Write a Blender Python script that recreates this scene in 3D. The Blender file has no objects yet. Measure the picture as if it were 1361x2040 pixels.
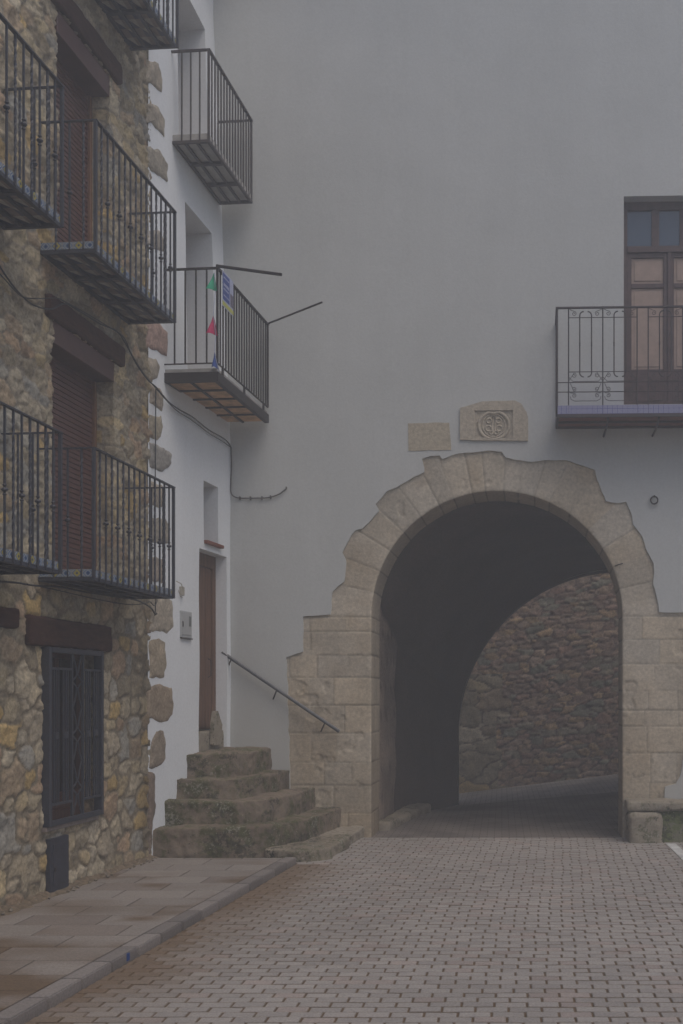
import bpy, bmesh, math, random
import numpy as np
from mathutils import Vector, noise as mnoise
from mathutils.geometry import delaunay_2d_cdt
R = math.radians
random.seed(7)
scene = bpy.context.scene
col = scene.collection

# ------------------------------------------------------------ camera, sky, sun, exposure
F, CX, CY, EYE = 2100.0, 1000.0, 1385.0, 1.70
cam_d = bpy.data.cameras.new('camera')
cam_d.sensor_fit = 'HORIZONTAL'; cam_d.sensor_width = 36.0
cam_d.lens = F / 1361 * 36
cam_d.shift_x = -(CX - 680.5) / 1361
cam_d.shift_y = (CY - 1020.0) / 1361
cam_d.clip_end = 500
cam = bpy.data.objects.new('camera', cam_d); col.objects.link(cam)
cam.location = (0, 0, EYE); cam.rotation_euler = (R(90), 0, 0)
scene.camera = cam

SUN_EL, SUN_AZ = R(60), R(138)      # azimuth clockwise from +Y: behind the camera
world = bpy.data.worlds.new('World'); scene.world = world; world.use_nodes = True
wn = world.node_tree; bg = wn.nodes['Background']
sky = wn.nodes.new('ShaderNodeTexSky'); sky.sky_type = 'NISHITA'; sky.sun_disc = False
sky.sun_elevation = SUN_EL; sky.sun_rotation = SUN_AZ; sky.dust_density = 4.0; sky.air_density = 1.0
hs = wn.nodes.new('ShaderNodeHueSaturation'); hs.inputs['Saturation'].default_value = 1.2
wn.links.new(sky.outputs[0], hs.inputs['Color']); wn.links.new(hs.outputs[0], bg.inputs['Color'])
bg.inputs['Strength'].default_value = 0.135
sd = bpy.data.lights.new('sun', 'SUN'); sd.energy = 0.95; sd.angle = R(50); sd.color = (1.0, 0.99, 0.975)
sun = bpy.data.objects.new('sun', sd); col.objects.link(sun)
dirv = Vector((math.sin(SUN_AZ) * math.cos(SUN_EL), math.cos(SUN_AZ) * math.cos(SUN_EL), math.sin(SUN_EL)))
sun.rotation_euler = dirv.to_track_quat('Z', 'Y').to_euler()
scene.view_settings.view_transform = 'Standard'; scene.view_settings.look = 'None'
scene.view_settings.exposure = -0.33; scene.view_settings.gamma = 1.0
scene.cycles.max_bounces = 8; scene.cycles.diffuse_bounces = 4; scene.cycles.volume_bounces = 1
scene.cycles.use_denoising = True

# ------------------------------------------------------------ geometry frames
FK = 0.085                                            # stone facade: X = -4.456 + .085 Y
def SF(y, z, o=0.0): return (-4.456 + FK*y + o*0.996, y - o*FK, z)
def kz(z): return float(np.interp(z, [0, 4.75, 7.66, 9.77], [.1366, .1342, .080, .034]))
def WF(y, z, o=0.0):
    k = kz(z); return (-3.55 + (y-10.66)*k + o, y - o*0.09, z)
BK = 70/2100
def BF(x, z, o=0.0): return (x - BK*o, 12.6 - BK*x - o, z)
def sf_px(px, py=None):
    u = (px-CX)/F; y = -4.456/(u-FK)
    return (y, None if py is None else EYE + (CY-py)/F*y)
def wf_px(px, py):
    u = (px-CX)/F; z = 3.0; y = 11.5
    for _ in range(12):
        k = kz(z); y = (-3.55 - 10.66*k)/(u-k); z = EYE + (CY-py)/F*y
    return (y, z)
def bf_px(px, py, o=0.0):
    u = (px-CX)/F; y = (12.6-o)/(1+BK*u); return (u*y + BK*o, EYE + (CY-py)/F*y)
def at(px, py, y): return ((px-CX)/F*y, y, EYE + (CY-py)/F*y)

# ------------------------------------------------------------ numpy noise and rubble pattern
def vn(x, y, seed=0):
    xi = np.floor(x).astype(np.int64); yi = np.floor(y).astype(np.int64)
    fx = x-xi; fy = y-yi; fx = fx*fx*(3-2*fx); fy = fy*fy*(3-2*fy)
    def h(a, b):
        n = (a*374761393 + b*668265263 + seed*1442695041) & 0x7fffffff
        n = ((n ^ (n >> 13))*1274126177) & 0x7fffffff
        n = (n ^ (n >> 16)); return (n & 0xffff)/65535.0
    return (h(xi, yi)*(1-fx)+h(xi+1, yi)*fx)*(1-fy)+(h(xi, yi+1)*(1-fx)+h(xi+1, yi+1)*fx)*fy
def fbm(x, y, seed=0, o=4):
    s = 0; a = .5
    for i in range(o): s = s + a*(vn(x*2**i, y*2**i, seed+i)-.5); a *= .5
    return s
def ss(x, a, b):
    t = np.clip((x-a)/(b-a), 0, 1); return t*t*(3-2*t)
def hsh(i, j, k):
    n = (i*73856093 ^ j*19349663 ^ k*83492791) & 0x7fffffff
    n = ((n ^ (n >> 15))*2246822519) & 0x7fffffff
    n = ((n ^ (n >> 13))*3266489917) & 0x7fffffff
    return ((n >> 8) & 0xffff)/65535.0
FACADE_PAL = np.array([(.34,.30,.235),(.40,.36,.29),(.31,.275,.215),(.41,.345,.235),(.42,.32,.17),(.31,.305,.29),
                       (.37,.33,.26),(.35,.285,.215),(.43,.39,.32),(.27,.235,.18),(.38,.33,.24),(.36,.275,.205),(.36,.32,.26)])
ALLEY_PAL = np.array([(.38,.28,.24),(.42,.33,.28),(.32,.24,.205),(.29,.29,.25),(.43,.33,.26),(.38,.26,.22),(.33,.30,.25),(.48,.36,.24)])
def rubble(a, b, w, h, seed, pal, mortar, jw=.10, hi=.030, rough=.016, p=3.0, soft=.26, er=.14):
    a0, b0 = a, b
    a = a + .075*fbm(a0*5, b0*5, seed+50, 3) + .10*fbm(a0*1.3, b0*1.3, seed+60, 2)
    b = b + .075*fbm(a0*5, b0*5, seed+70, 3) + .14*fbm(a0*.9, b0*.9, seed+80, 2)
    gj = np.floor(b/h).astype(np.int64)
    f1 = np.full(a.shape, 9.); f2 = np.full(a.shape, 9.)
    i1 = np.zeros(a.shape, np.int64); j1 = np.zeros(a.shape, np.int64)
    for dj in (-2, -1, 0, 1, 2):
        J = gj+dj; off = hsh(J, J*0+3, seed*7+1)
        gi = np.floor(a/w - off).astype(np.int64)
        for di in (-2, -1, 0, 1, 2):
            I = gi+di
            sx = (I+off+.5+.62*(hsh(I, J, seed+1)-.5))*w
            sy = (J+.5+.55*(hsh(I, J, seed+2)-.5))*h
            rr = hsh(I, J, seed+3)
            r = .45 + .95*rr*rr + .25*hsh(I, J, seed+4)
            el = .82 + .4*hsh(I, J, seed+5)
            ro = (hsh(I, J, seed+6)-.5)*.7
            dx = (a-sx)/w/el; dy = (b-sy)/h*el
            dx, dy = dx*np.cos(ro)+dy*np.sin(ro), dy*np.cos(ro)-dx*np.sin(ro)
            d = (np.abs(dx)**p+np.abs(dy)**p)**(1/p)/r
            lt = d < f1
            f2 = np.where(lt, f1, np.minimum(f2, d))
            i1 = np.where(lt, I, i1); j1 = np.where(lt, J, j1)
            f1 = np.where(lt, d, f1)
    e = f2-f1 + er*fbm(a0*14, b0*14, seed+90, 4)
    s = ss(e, jw*.5, jw*.5+soft)
    st = ss(e, jw*.45, jw*.9)
    ex = hsh(i1, j1, seed+11)
    tilt = (hsh(i1, j1, seed+12)-.5)*.35*np.clip(f1, 0, 1)
    H = s*hi*(.45+.9*ex+tilt) + st*rough*2.2*fbm(a0*9, b0*9, seed+91, 5) + rough*1.1*fbm(a0*30, b0*30, seed+93, 3)
    ci = (hsh(i1, j1, seed+13)**1.15*len(pal)).astype(int) % len(pal)
    c = pal[ci]*(.88+.36*hsh(i1, j1, seed+14))[..., None]*np.array((1.12, 1.07, .96))
    n = fbm(a0*7, b0*7, seed+95, 4)[..., None]
    c = c*(1+.55*n) + np.array([.05, .03, -.01])*np.clip(n*2.2, 0, 1)
    m = np.array(mortar)*(1+.5*fbm(a0*5, b0*5, seed+97, 4))[..., None]
    C = m*(1-st[..., None]) + c*st[..., None]
    return H, np.clip(C, .01, 1)

# ------------------------------------------------------------ materials
MATS = {}
def newmat(name):
    m = bpy.data.materials.new(name); m.use_nodes = True; MATS[name] = m
    nt = m.node_tree; return m, nt, nt.nodes['Principled BSDF']
def N(nt, t, **kw):
    n = nt.nodes.new(t)
    for k, v in kw.items():
        if k in n.inputs: n.inputs[k].default_value = v
        else: setattr(n, k, v)
    return n
def coords(nt, sc=(1, 1, 1)):
    g = N(nt, 'ShaderNodeTexCoord'); mp = N(nt, 'ShaderNodeMapping'); mp.inputs['Scale'].default_value = sc
    nt.links.new(g.outputs['Object'], mp.inputs[0]); return mp.outputs[0]
def ramp(nt, fac, stops):
    r = N(nt, 'ShaderNodeValToRGB'); el = r.color_ramp.elements
    while len(el) < len(stops): el.new(.5)
    for e, (p, c) in zip(el, stops): e.position = p; e.color = (c[0], c[1], c[2], 1)
    nt.links.new(fac, r.inputs[0]); return r.outputs[0]
def mixc(nt, fac, a, b, mode='MIX'):
    m = N(nt, 'ShaderNodeMix', data_type='RGBA', blend_type=mode)
    for s, v in (('A', a), ('B', b)):
        i = [x for x in m.inputs if x.name == s and x.type == 'RGBA'][0]
        if isinstance(v, tuple): i.default_value = (*v, 1)
        else: nt.links.new(v, i)
    if isinstance(fac, float): m.inputs[0].default_value = fac
    else: nt.links.new(fac, m.inputs[0])
    return [x for x in m.outputs if x.type == 'RGBA'][0]
def bump(nt, b, h, strength, dist, prev=None):
    n = N(nt, 'ShaderNodeBump'); n.inputs['Strength'].default_value = strength; n.inputs['Distance'].default_value = dist
    nt.links.new(h, n.inputs['Height'])
    if prev: nt.links.new(prev, n.inputs['Normal'])
    nt.links.new(n.outputs[0], b.inputs['Normal']); return n.outputs[0]
def noise_t(nt, v, scale, detail=5, rough=.6):
    n = N(nt, 'ShaderNodeTexNoise'); n.inputs['Scale'].default_value = scale
    n.inputs['Detail'].default_value = detail; n.inputs['Roughness'].default_value = rough
    nt.links.new(v, n.inputs['Vector']); return n.outputs['Fac']

def mat_attr(name, rough=.9, bs=.35, sc=55, var=.22, spec=.25):
    m, nt, b = newmat(name); v = coords(nt)
    a = N(nt, 'ShaderNodeAttribute', attribute_name='Col')
    n = noise_t(nt, v, sc*.6, 6, .65)
    r = ramp(nt, n, [(.3, (1-var*2,)*3), (.7, (1+var,)*3)])
    c = mixc(nt, 1.0, a.outputs['Color'], r, 'MULTIPLY')
    nt.links.new(c, b.inputs['Base Color']); b.inputs['Roughness'].default_value = rough
    b.inputs['Specular IOR Level'].default_value = spec
    bump(nt, b, noise_t(nt, v, sc, 6, .7), bs, .012)
    return m
mat_attr('rubble', bs=.6)
mat_attr('ashlar', bs=.45, sc=45, var=.14)
mat_attr('paver', rough=.8, bs=.4, sc=120, var=.16, spec=.35)

def mat_plain(name, c, rough=.6, metal=0., var=.15, sc=20, bs=.15, spec=.4, c2=None):
    m, nt, b = newmat(name); v = coords(nt); n = noise_t(nt, v, sc, 5, .6)
    c2 = c2 or tuple(x*(1-var*1.6) for x in c)
    nt.links.new(ramp(nt, n, [(.32, c2), (.68, tuple(x*(1+var*.4) for x in c))]), b.inputs['Base Color'])
    b.inputs['Roughness'].default_value = rough; b.inputs['Metallic'].default_value = metal
    b.inputs['Specular IOR Level'].default_value = spec
    if bs: bump(nt, b, noise_t(nt, v, sc*3, 5, .65), bs, .006)
    return m
mat_plain('iron', (.040, .046, .064), .5, .0, .3, 60, .2, .5, (.030, .030, .038))
mat_plain('dark_iron', (.022, .020, .022), .6, .0, .3, 60, .2, .4, (.03, .02, .016))
mat_plain('balcony_iron', (.045, .045, .052), .55, .0, .3, 60, .2, .4, (.06, .04, .035))
mat_plain('shutter', (.115, .048, .040), .45, 0, .15, 8, .0, .45)
mat_plain('shutter_box', (.085, .036, .032), .45, 0, .15, 8, .05, .45)
mat_plain('guide', (.20, .10, .052), .5, 0, .15, 20, .05)
mat_plain('cable', (.035, .036, .04), .5, 0, .2, 20, .0)
mat_plain('pale_cable', (.10, .095, .09), .6, 0, .2, 20, .0)
mat_plain('grey_metal', (.10, .105, .115), .45, .3, .2, 20, .05)
mat_plain('hatch', (.035, .038, .055), .5, 0, .2, 14, .1)
mat_plain('cover', (.42, .43, .43), .55, 0, .05, 10, .0)
mat_plain('cover_dark', (.17, .18, .17), .5, 0, .05, 10, .0)
mat_plain('beige_plastic', (.40, .37, .31), .6, 0, .1, 10, .0)
mat_plain('terracotta', (.58, .35, .18), .8, 0, .3, 9, .2)
mat_plain('sill_red', (.22, .075, .045), .8, 0, .2, 12, .2)
mat_plain('slab_pale', (.40, .385, .36), .85, 0, .2, 7, .3)
mat_plain('wood_floor', (.22, .095, .07), .8, 0, .3, 12, .2)
mat_plain('sill_stone', (.24, .20, .18), .8, 0, .2, 14, .2)
mat_plain('white_paint', (.60, .60, .58), .7, 0, .25, 6, .2)
mat_plain('joint', (.105, .075, .045), .95, 0, .3, 10, .3)
mat_plain('blue_paint', (.02, .06, .22), .7, 0, .1, 10, 0)
mat_plain('cloth_green', (.05, .42, .25), .8, 0, .15, 8, 0)
mat_plain('cloth_pink', (.55, .035, .13), .8, 0, .15, 8, 0)
mat_plain('cloth_blue', (.04, .09, .32), .8, 0, .15, 8, 0)
mat_plain('poster_blue', (.035, .07, .30), .6, 0, .1, 30, 0)
mat_plain('poster_pale', (.42, .45, .60), .6, 0, .1, 30, 0)
mat_plain('poster_yellow', (.50, .50, .12), .6, 0, .1, 30, 0)
mat_plain('poster_grey', (.16, .14, .20), .6, 0, .5, 40, 0)
mat_plain('curtain', (.38, .285, .235), .8, 0, .12, 8, .1)
mat_plain('tile_navy', (.012, .014, .06), .35, 0, .2, 40, 0, .5)
mat_plain('tile_cream', (.38, .36, .31), .5, 0, .2, 30, 0, .4)
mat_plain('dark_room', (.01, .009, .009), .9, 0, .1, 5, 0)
mat_plain('door_brown', (.085, .050, .048), .5, 0, .25, 10, .1)

def mat_wood(name, c1, c2, sc=(40, 40, 3), rough=.75):
    m, nt, b = newmat(name); v = coords(nt, sc); n = noise_t(nt, v, 1.0, 6, .7)
    nt.links.new(ramp(nt, n, [(.3, c1), (.7, c2)]), b.inputs['Base Color']); b.inputs['Roughness'].default_value = rough
    b.inputs['Specular IOR Level'].default_value = .25
    bump(nt, b, n, .5, .012); return m
mat_wood('beam', (.030, .014, .010), (.085, .040, .028), (30, 5, 30), .9)
mat_wood('door_wood', (.075, .042, .028), (.20, .105, .060))
mat_wood('window_wood', (.035, .014, .010), (.10, .040, .024))

def mat_glass(name, c, rough=.08):
    m, nt, b = newmat(name); b.inputs['Base Color'].default_value = (*c, 1); b.inputs['Roughness'].default_value = rough
    b.inputs['Specular IOR Level'].default_value = .7; bump(nt, b, noise_t(nt, coords(nt), 2.5, 2, .4), .25, .05); return m
mat_glass('glass', (.05, .075, .11)); mat_glass('dark_glass', (.02, .016, .016))

def mat_plaster(name, c, stain, lowc=None, lowz=2.2, patch=None, bs=.25):
    m, nt, b = newmat(name); v = coords(nt)
    n1 = noise_t(nt, v, .7, 5, .55); n2 = noise_t(nt, coords(nt, (3.0, 3.0, .35)), 1.6, 6, .6)
    c1 = mixc(nt, ramp(nt, n1, [(.38, (0, 0, 0)), (.66, (1, 1, 1))]), stain, c)
    k = ramp(nt, n2, [(.35, (.98, .98, .978)), (.62, (1.005, 1.005, 1.005))])
    c2 = mixc(nt, 1.0, c1, k, 'MULTIPLY')
    n3 = noise_t(nt, v, 34, 4, .6)
    c2 = mixc(nt, 1.0, c2, ramp(nt, n3, [(.3, (.94,)*3), (.7, (1.03,)*3)]), 'MULTIPLY')
    if lowc:
        g = N(nt, 'ShaderNodeSeparateXYZ'); nt.links.new(v, g.inputs[0])
        a = N(nt, 'ShaderNodeMath', operation='MULTIPLY_ADD'); nt.links.new(n1, a.inputs[0]); a.inputs[1].default_value = 2.4; nt.links.new(g.outputs[2], a.inputs[2])
        mr = N(nt, 'ShaderNodeMapRange'); nt.links.new(a.outputs[0], mr.inputs[0])
        mr.inputs[1].default_value = lowz+.3; mr.inputs[2].default_value = lowz+2.6; mr.inputs[3].default_value = 1; mr.inputs[4].default_value = 0
        c2 = mixc(nt, mr.outputs[0], c2, lowc)
    nt.links.new(c2, b.inputs['Base Color']); b.inputs['Roughness'].default_value = .92
    b.inputs['Specular IOR Level'].default_value = .2
    p = bump(nt, b, noise_t(nt, v, 1.3, 3, .45), bs*.45, .10)
    bump(nt, b, noise_t(nt, v, 40, 5, .7), .25, .008, p)
mat_plaster('plaster_grey', (.53, .54, .525), (.495, .505, .49), (.44, .432, .40), 1.2)
mat_plaster('plaster_white', (.79, .815, .83), (.75, .775, .79))
mat_plaster('plain_wall', (.45, .43, .40), (.40, .38, .35))

def mat_moss(name, base, moss, amt=.5, dark=(.05, .045, .035)):
    m, nt, b = newmat(name); v = coords(nt)
    n1 = noise_t(nt, v, 2.6, 6, .65); n2 = noise_t(nt, v, 13, 6, .75); n3 = noise_t(nt, v, 1.3, 3, .5); n4 = noise_t(nt, v, 38, 3, .7)
    c = ramp(nt, n2, [(.3, tuple(x*.62 for x in base)), (.7, tuple(x*1.12 for x in base))])
    c = mixc(nt, ramp(nt, n3, [(.45, (0,)*3), (.60, (.55,)*3)]), c, dark)
    f = N(nt, 'ShaderNodeMath', operation='MULTIPLY'); nt.links.new(n1, f.inputs[0]); nt.links.new(n2, f.inputs[1])
    g = ramp(nt, f.outputs[0], [(.36-.2*amt, (0,)*3), (.44-.2*amt, (.8,)*3)])
    c = mixc(nt, g, c, moss)
    s = N(nt, 'ShaderNodeMath', operation='MULTIPLY'); nt.links.new(n4, s.inputs[0]); nt.links.new(n1, s.inputs[1])
    n5 = noise_t(nt, v, 24, 3, .8)
    q = N(nt, 'ShaderNodeMath', operation='MULTIPLY'); nt.links.new(n5, q.inputs[0]); nt.links.new(noise_t(nt, v, 3.4, 3, .5), q.inputs[1])
    c = mixc(nt, ramp(nt, q.outputs[0], [(.315, (0,)*3), (.345, (.8,)*3)]), c, (.045, .043, .03))
    c = mixc(nt, ramp(nt, s.outputs[0], [(.325, (0,)*3), (.36, (.6,)*3)]), c, (.36, .34, .29))
    nt.links.new(c, b.inputs['Base Color']); b.inputs['Roughness'].default_value = .92; b.inputs['Specular IOR Level'].default_value = .2
    p = bump(nt, b, n2, .6, .02); bump(nt, b, n4, .4, .008, p)
mat_moss('step_stone', (.25, .20, .15), (.060, .070, .020), .66, (.125, .095, .072))
mat_moss('step_low', (.34, .295, .23), (.075, .08, .035), .45, (.17, .14, .10))
mat_moss('plinth_stone', (.27, .235, .20), (.10, .135, .03), .95)

def mat_floor(name, a, bcol):
    m, nt, b = newmat(name); v = coords(nt)
    br = N(nt, 'ShaderNodeTexBrick'); nt.links.new(v, br.inputs['Vector']); br.inputs['Scale'].default_value = 1
    br.inputs['Brick Width'].default_value = .18; br.inputs['Row Height'].default_value = .09; br.inputs['Mortar Size'].default_value = .006
    br.inputs['Color1'].default_value = (*a, 1); br.inputs['Color2'].default_value = (*bcol, 1); br.inputs['Mortar'].default_value = (.07, .05, .035, 1)
    n = noise_t(nt, v, 1.2, 5, .6)
    c = mixc(nt, 1.0, br.outputs[0], ramp(nt, n, [(.35, (.6,)*3), (.65, (1.1,)*3)]), 'MULTIPLY')
    nt.links.new(c, b.inputs['Base Color']); b.inputs['Roughness'].default_value = .8
    bump(nt, b, br.outputs['Fac'], -.6, .01)
mat_floor('floor_pavers_shaded', (.185, .16, .14), (.21, .18, .16))  # darker copy: the passage's shade put into the paver colour
mat_floor('lane_pavers_lit', (.36, .32, .285), (.40, .36, .32))  # paler copy: daylight past the exit put into the paver colour
mat_plain('earth', (.16, .13, .10), .95, 0, .3, 1.5, .3)
mat_plain('lane', (.20, .18, .165), .9, 0, .25, 2.5, .5)

m, nt, b = newmat('azulejo')          # blue, white and yellow glazed border tiles
uv = N(nt, 'ShaderNodeAttribute', attribute_name='UVMap'); sp = N(nt, 'ShaderNodeSeparateXYZ'); nt.links.new(uv.outputs['Vector'], sp.inputs[0])
def mth(op, a, b_=None, c_=None):
    n = N(nt, 'ShaderNodeMath', operation=op)
    for i, x in enumerate((a, b_, c_)):
        if x is None: continue
        if isinstance(x, (int, float)): n.inputs[i].default_value = x
        else: nt.links.new(x, n.inputs[i])
    return n.outputs[0]
fx = mth('ABSOLUTE', mth('SUBTRACT', mth('FRACT', sp.outputs[0]), .5)); fy = mth('ABSOLUTE', mth('SUBTRACT', mth('FRACT', sp.outputs[1]), .5))
dia = mth('ADD', fx, fy); edge = mth('MAXIMUM', fx, fy)
rings = mth('SINE', mth('MULTIPLY', dia, 26.0))
alt = mth('GREATER_THAN', mth('FRACT', mth('MULTIPLY', mth('FLOOR', sp.outputs[0]), .5)), .25)
cc = mixc(nt, mth('GREATER_THAN', rings, .1), (.05, .11, .26), (.38, .40, .38))
cy = mixc(nt, mth('LESS_THAN', dia, .36), cc, (.38, .32, .07))
cc = mixc(nt, alt, cc, cy)
cc = mixc(nt, mth('LESS_THAN', dia, .13), cc, (.02, .05, .12))
cc = mixc(nt, mth('GREATER_THAN', edge, .44), cc, (.26, .26, .24))
nt.links.new(cc, b.inputs['Base Color']); b.inputs['Roughness'].default_value = .3
m, nt, b = newmat('greek_tile')       # violet-blue and white meander border
uv = N(nt, 'ShaderNodeAttribute', attribute_name='UVMap'); sp = N(nt, 'ShaderNodeSeparateXYZ'); nt.links.new(uv.outputs['Vector'], sp.inputs[0])
fx = mth('ABSOLUTE', mth('SUBTRACT', mth('FRACT', sp.outputs[0]), .5)); fy = mth('ABSOLUTE', mth('SUBTRACT', mth('FRACT', sp.outputs[1]), .5))
e1 = mth('MAXIMUM', fx, fy)
a1 = mth('LESS_THAN', mth('ABSOLUTE', mth('SUBTRACT', e1, .36)), .05)
a2 = mth('LESS_THAN', mth('ABSOLUTE', mth('SUBTRACT', e1, .16)), .05)
cc = mixc(nt, mth('MAXIMUM', a1, a2), (.095, .095, .26), (.40, .40, .47))
nt.links.new(cc, b.inputs['Base Color']); b.inputs['Roughness'].default_value = .35

# ------------------------------------------------------------ object helpers
WL = {}
def prop(o, label=None, cat=None, group=None, kind=None):
    if label: o['label'] = label
    if cat: o['category'] = cat
    if group: o['group'] = group
    if kind: o['kind'] = kind
    return o
def thing(name, loc, label, cat, group=None):
    o = bpy.data.objects.new(name, None); o.empty_display_size = .1; col.objects.link(o); o.location = loc
    WL[o.name] = Vector(loc); return prop(o, label, cat, group)
def wl(p): return WL.get(p.name, Vector((0, 0, 0))) if p else Vector((0, 0, 0))
def link(name, me, parent=None, loc=None, smooth=False):
    o = bpy.data.objects.new(name, me); col.objects.link(o)
    if parent: o.parent = parent
    base = wl(parent); L = Vector(loc) if loc is not None else base
    o.location = L - base; WL[o.name] = L
    return o
def mesh(name, vs, fs, mats, parent=None, loc=None, cols=None, midx=None, smooth=False, uvs=None):
    """vs in world space; loc = the object's own origin (world)"""
    if loc is None: loc = wl(parent) if parent else Vector((0, 0, 0))
    L = np.array(loc)
    me = bpy.data.meshes.new(name)
    v = np.array(vs, dtype=float) - L
    me.from_pydata(v.tolist(), [], fs if isinstance(fs, list) else fs.tolist())
    for mm in (mats if isinstance(mats, (list, tuple)) else [mats]): me.materials.append(MATS[mm])
    if midx is not None: me.polygons.foreach_set('material_index', midx)
    if cols is not None:
        a = me.color_attributes.new('Col', 'FLOAT_COLOR', 'POINT')
        c4 = np.ones((len(v), 4)); c4[:, :3] = cols; a.data.foreach_set('color', c4.ravel())
    if uvs is not None:
        l = me.uv_layers.new(name='UVMap'); l.data.foreach_set('uv', np.array(uvs, dtype=float).ravel())
    if smooth: me.polygons.foreach_set('use_smooth', [True]*len(me.polygons))
    me.update()
    return link(name, me, parent, loc)
class MB:
    def __init__(s): s.v = []; s.f = []; s.m = []; s.cur = 0
    def face(s, pts):
        n = len(s.v); s.v += [tuple(p) for p in pts]; s.f.append(list(range(n, n+len(pts)))); s.m.append(s.cur)
    def hexa(s, c):                   # 8 corners: bottom 0-3, top 4-7
        n = len(s.v); s.v += [tuple(p) for p in c]
        for f in ((3, 2, 1, 0), (4, 5, 6, 7), (0, 1, 5, 4), (1, 2, 6, 5), (2, 3, 7, 6), (3, 0, 4, 7)):
            s.f.append([n+i for i in f]); s.m.append(s.cur)
    def box(s, x0, x1, y0, y1, z0, z1, fr=None):
        fr = fr or (lambda a, z, o: (a, o, z))
        s.hexa([fr(x0, z0, y1), fr(x1, z0, y1), fr(x1, z0, y0), fr(x0, z0, y0), fr(x0, z1, y1), fr(x1, z1, y1), fr(x1, z1, y0), fr(x0, z1, y0)])
    def tube(s, pts, r, n=6, closed=False, rot=0):
        P = [Vector(p) for p in pts]; rings = []
        up = Vector((0.13, 0.31, .94)).normalized()
        for i, p in enumerate(P):
            a = P[i-1] if (i > 0 or closed) else p; b = P[(i+1) % len(P)] if (i < len(P)-1 or closed) else p
            t = (b-a).normalized()
            u = t.cross(up)
            if u.length < .2: u = t.cross(Vector((1, .05, 0)))
            u.normalize(); w = t.cross(u)
            k = len(s.v); rr = r[i] if isinstance(r, (list, tuple)) else r
            for j in range(n):
                an = 2*math.pi*j/n + rot; s.v.append(tuple(p + (u*math.cos(an)+w*math.sin(an))*rr))
            rings.append(k)
        m = len(rings)
        for i in range(m if closed else m-1):
            a, b = rings[i], rings[(i+1) % m]
            for j in range(n):
                s.f.append([a+j, b+j, b+(j+1) % n, a+(j+1) % n][::-1]); s.m.append(s.cur)
        if not closed:
            s.f.append([rings[0]+j for j in range(n)]); s.m.append(s.cur)
            s.f.append([rings[-1]+j for j in range(n)][::-1]); s.m.append(s.cur)
    def build(s, name, mats, parent=None, loc=None, smooth=False, bev=0):
        o = mesh(name, s.v, s.f, mats, parent, loc, midx=s.m, smooth=smooth)
        bm = bmesh.new(); bm.from_mesh(o.data)
        if bev: bmesh.ops.bevel(bm, geom=bm.edges[:], offset=bev, segments=1, affect='EDGES')
        bmesh.ops.recalc_face_normals(bm, faces=bm.faces[:]); bm.to_mesh(o.data); bm.free()
        return o
def grid_faces(nu, nv, keep=None, flip=False):
    i = np.arange(nu-1)[:, None]; j = np.arange(nv-1)[None, :]
    a = i*nv+j
    q = np.stack([a, a+nv, a+nv+1, a+1], -1)
    if flip: q = q[..., ::-1]
    q = q.reshape(-1, 4)
    if keep is not None: q = q[keep.ravel()]
    return q
def cuts(bounds, step):
    out = [bounds[0]]
    for a, b in zip(bounds[:-1], bounds[1:]):
        n = max(1, round((b-a)/step)); out += [a+(b-a)*(k+1)/n for k in range(n)]
    return np.array(out)
def rocky(name, vs, fs, mat, parent, voxel=.03, amp=.02, fr=4., bev=.02, loc=None):
    me = bpy.data.meshes.new('t'); me.from_pydata([tuple(v) for v in vs], [], fs)
    bm = bmesh.new(); bm.from_mesh(me); bmesh.ops.recalc_face_normals(bm, faces=bm.faces[:])
    if bev: bmesh.ops.bevel(bm, geom=bm.edges[:], offset=bev, segments=2, affect='EDGES', profile=.5)
    bm.to_mesh(me); bm.free()
    t = bpy.data.objects.new('t', me); col.objects.link(t)
    r = t.modifiers.new('r', 'REMESH'); r.mode = 'VOXEL'; r.voxel_size = voxel
    dg = bpy.context.evaluated_depsgraph_get()
    m2 = bpy.data.meshes.new_from_object(t.evaluated_get(dg)); bpy.data.objects.remove(t)
    ns = [v.normal.copy() for v in m2.vertices]
    for v, n in zip(m2.vertices, ns):
        p = v.co
        d = mnoise.noise(p*fr) + .5*mnoise.noise(p*fr*2.7) + .35*mnoise.noise(p*fr*7)
        v.co = p + n*d*amp
    m2.materials.clear(); m2.materials.append(MATS[mat])
    m2.polygons.foreach_set('use_smooth', [True]*len(m2.polygons))
    L = Vector(loc) if loc is not None else wl(parent)
    for v in m2.vertices: v.co -= L
    m2.name = name
    return link(name, m2, parent, L)
def prism(pts, z0, z1):
    n = len(pts)
    vs = [(x, y, z0) for x, y in pts] + [(x, y, z1) for x, y in pts]
    fs = [list(range(n))[::-1], list(range(n, 2*n))] + [[i, (i+1) % n, n+(i+1) % n, n+i] for i in range(n)]
    return vs, fs
def jitter_loop(pts, step, amp, seed):
    out = []; n = len(pts)
    for i in range(n):
        a = Vector(pts[i]); b = Vector(pts[(i+1) % n]); k = max(1, int((b-a).length/step))
        for j in range(k):
            p = a+(b-a)*j/k
            q = Vector((p.x*9+seed*3.1, p.y*9, seed*.7))
            out.append((p.x + amp*mnoise.noise(q), p.y + amp*mnoise.noise(q+Vector((5, 7, 3)))))
    return out
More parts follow.
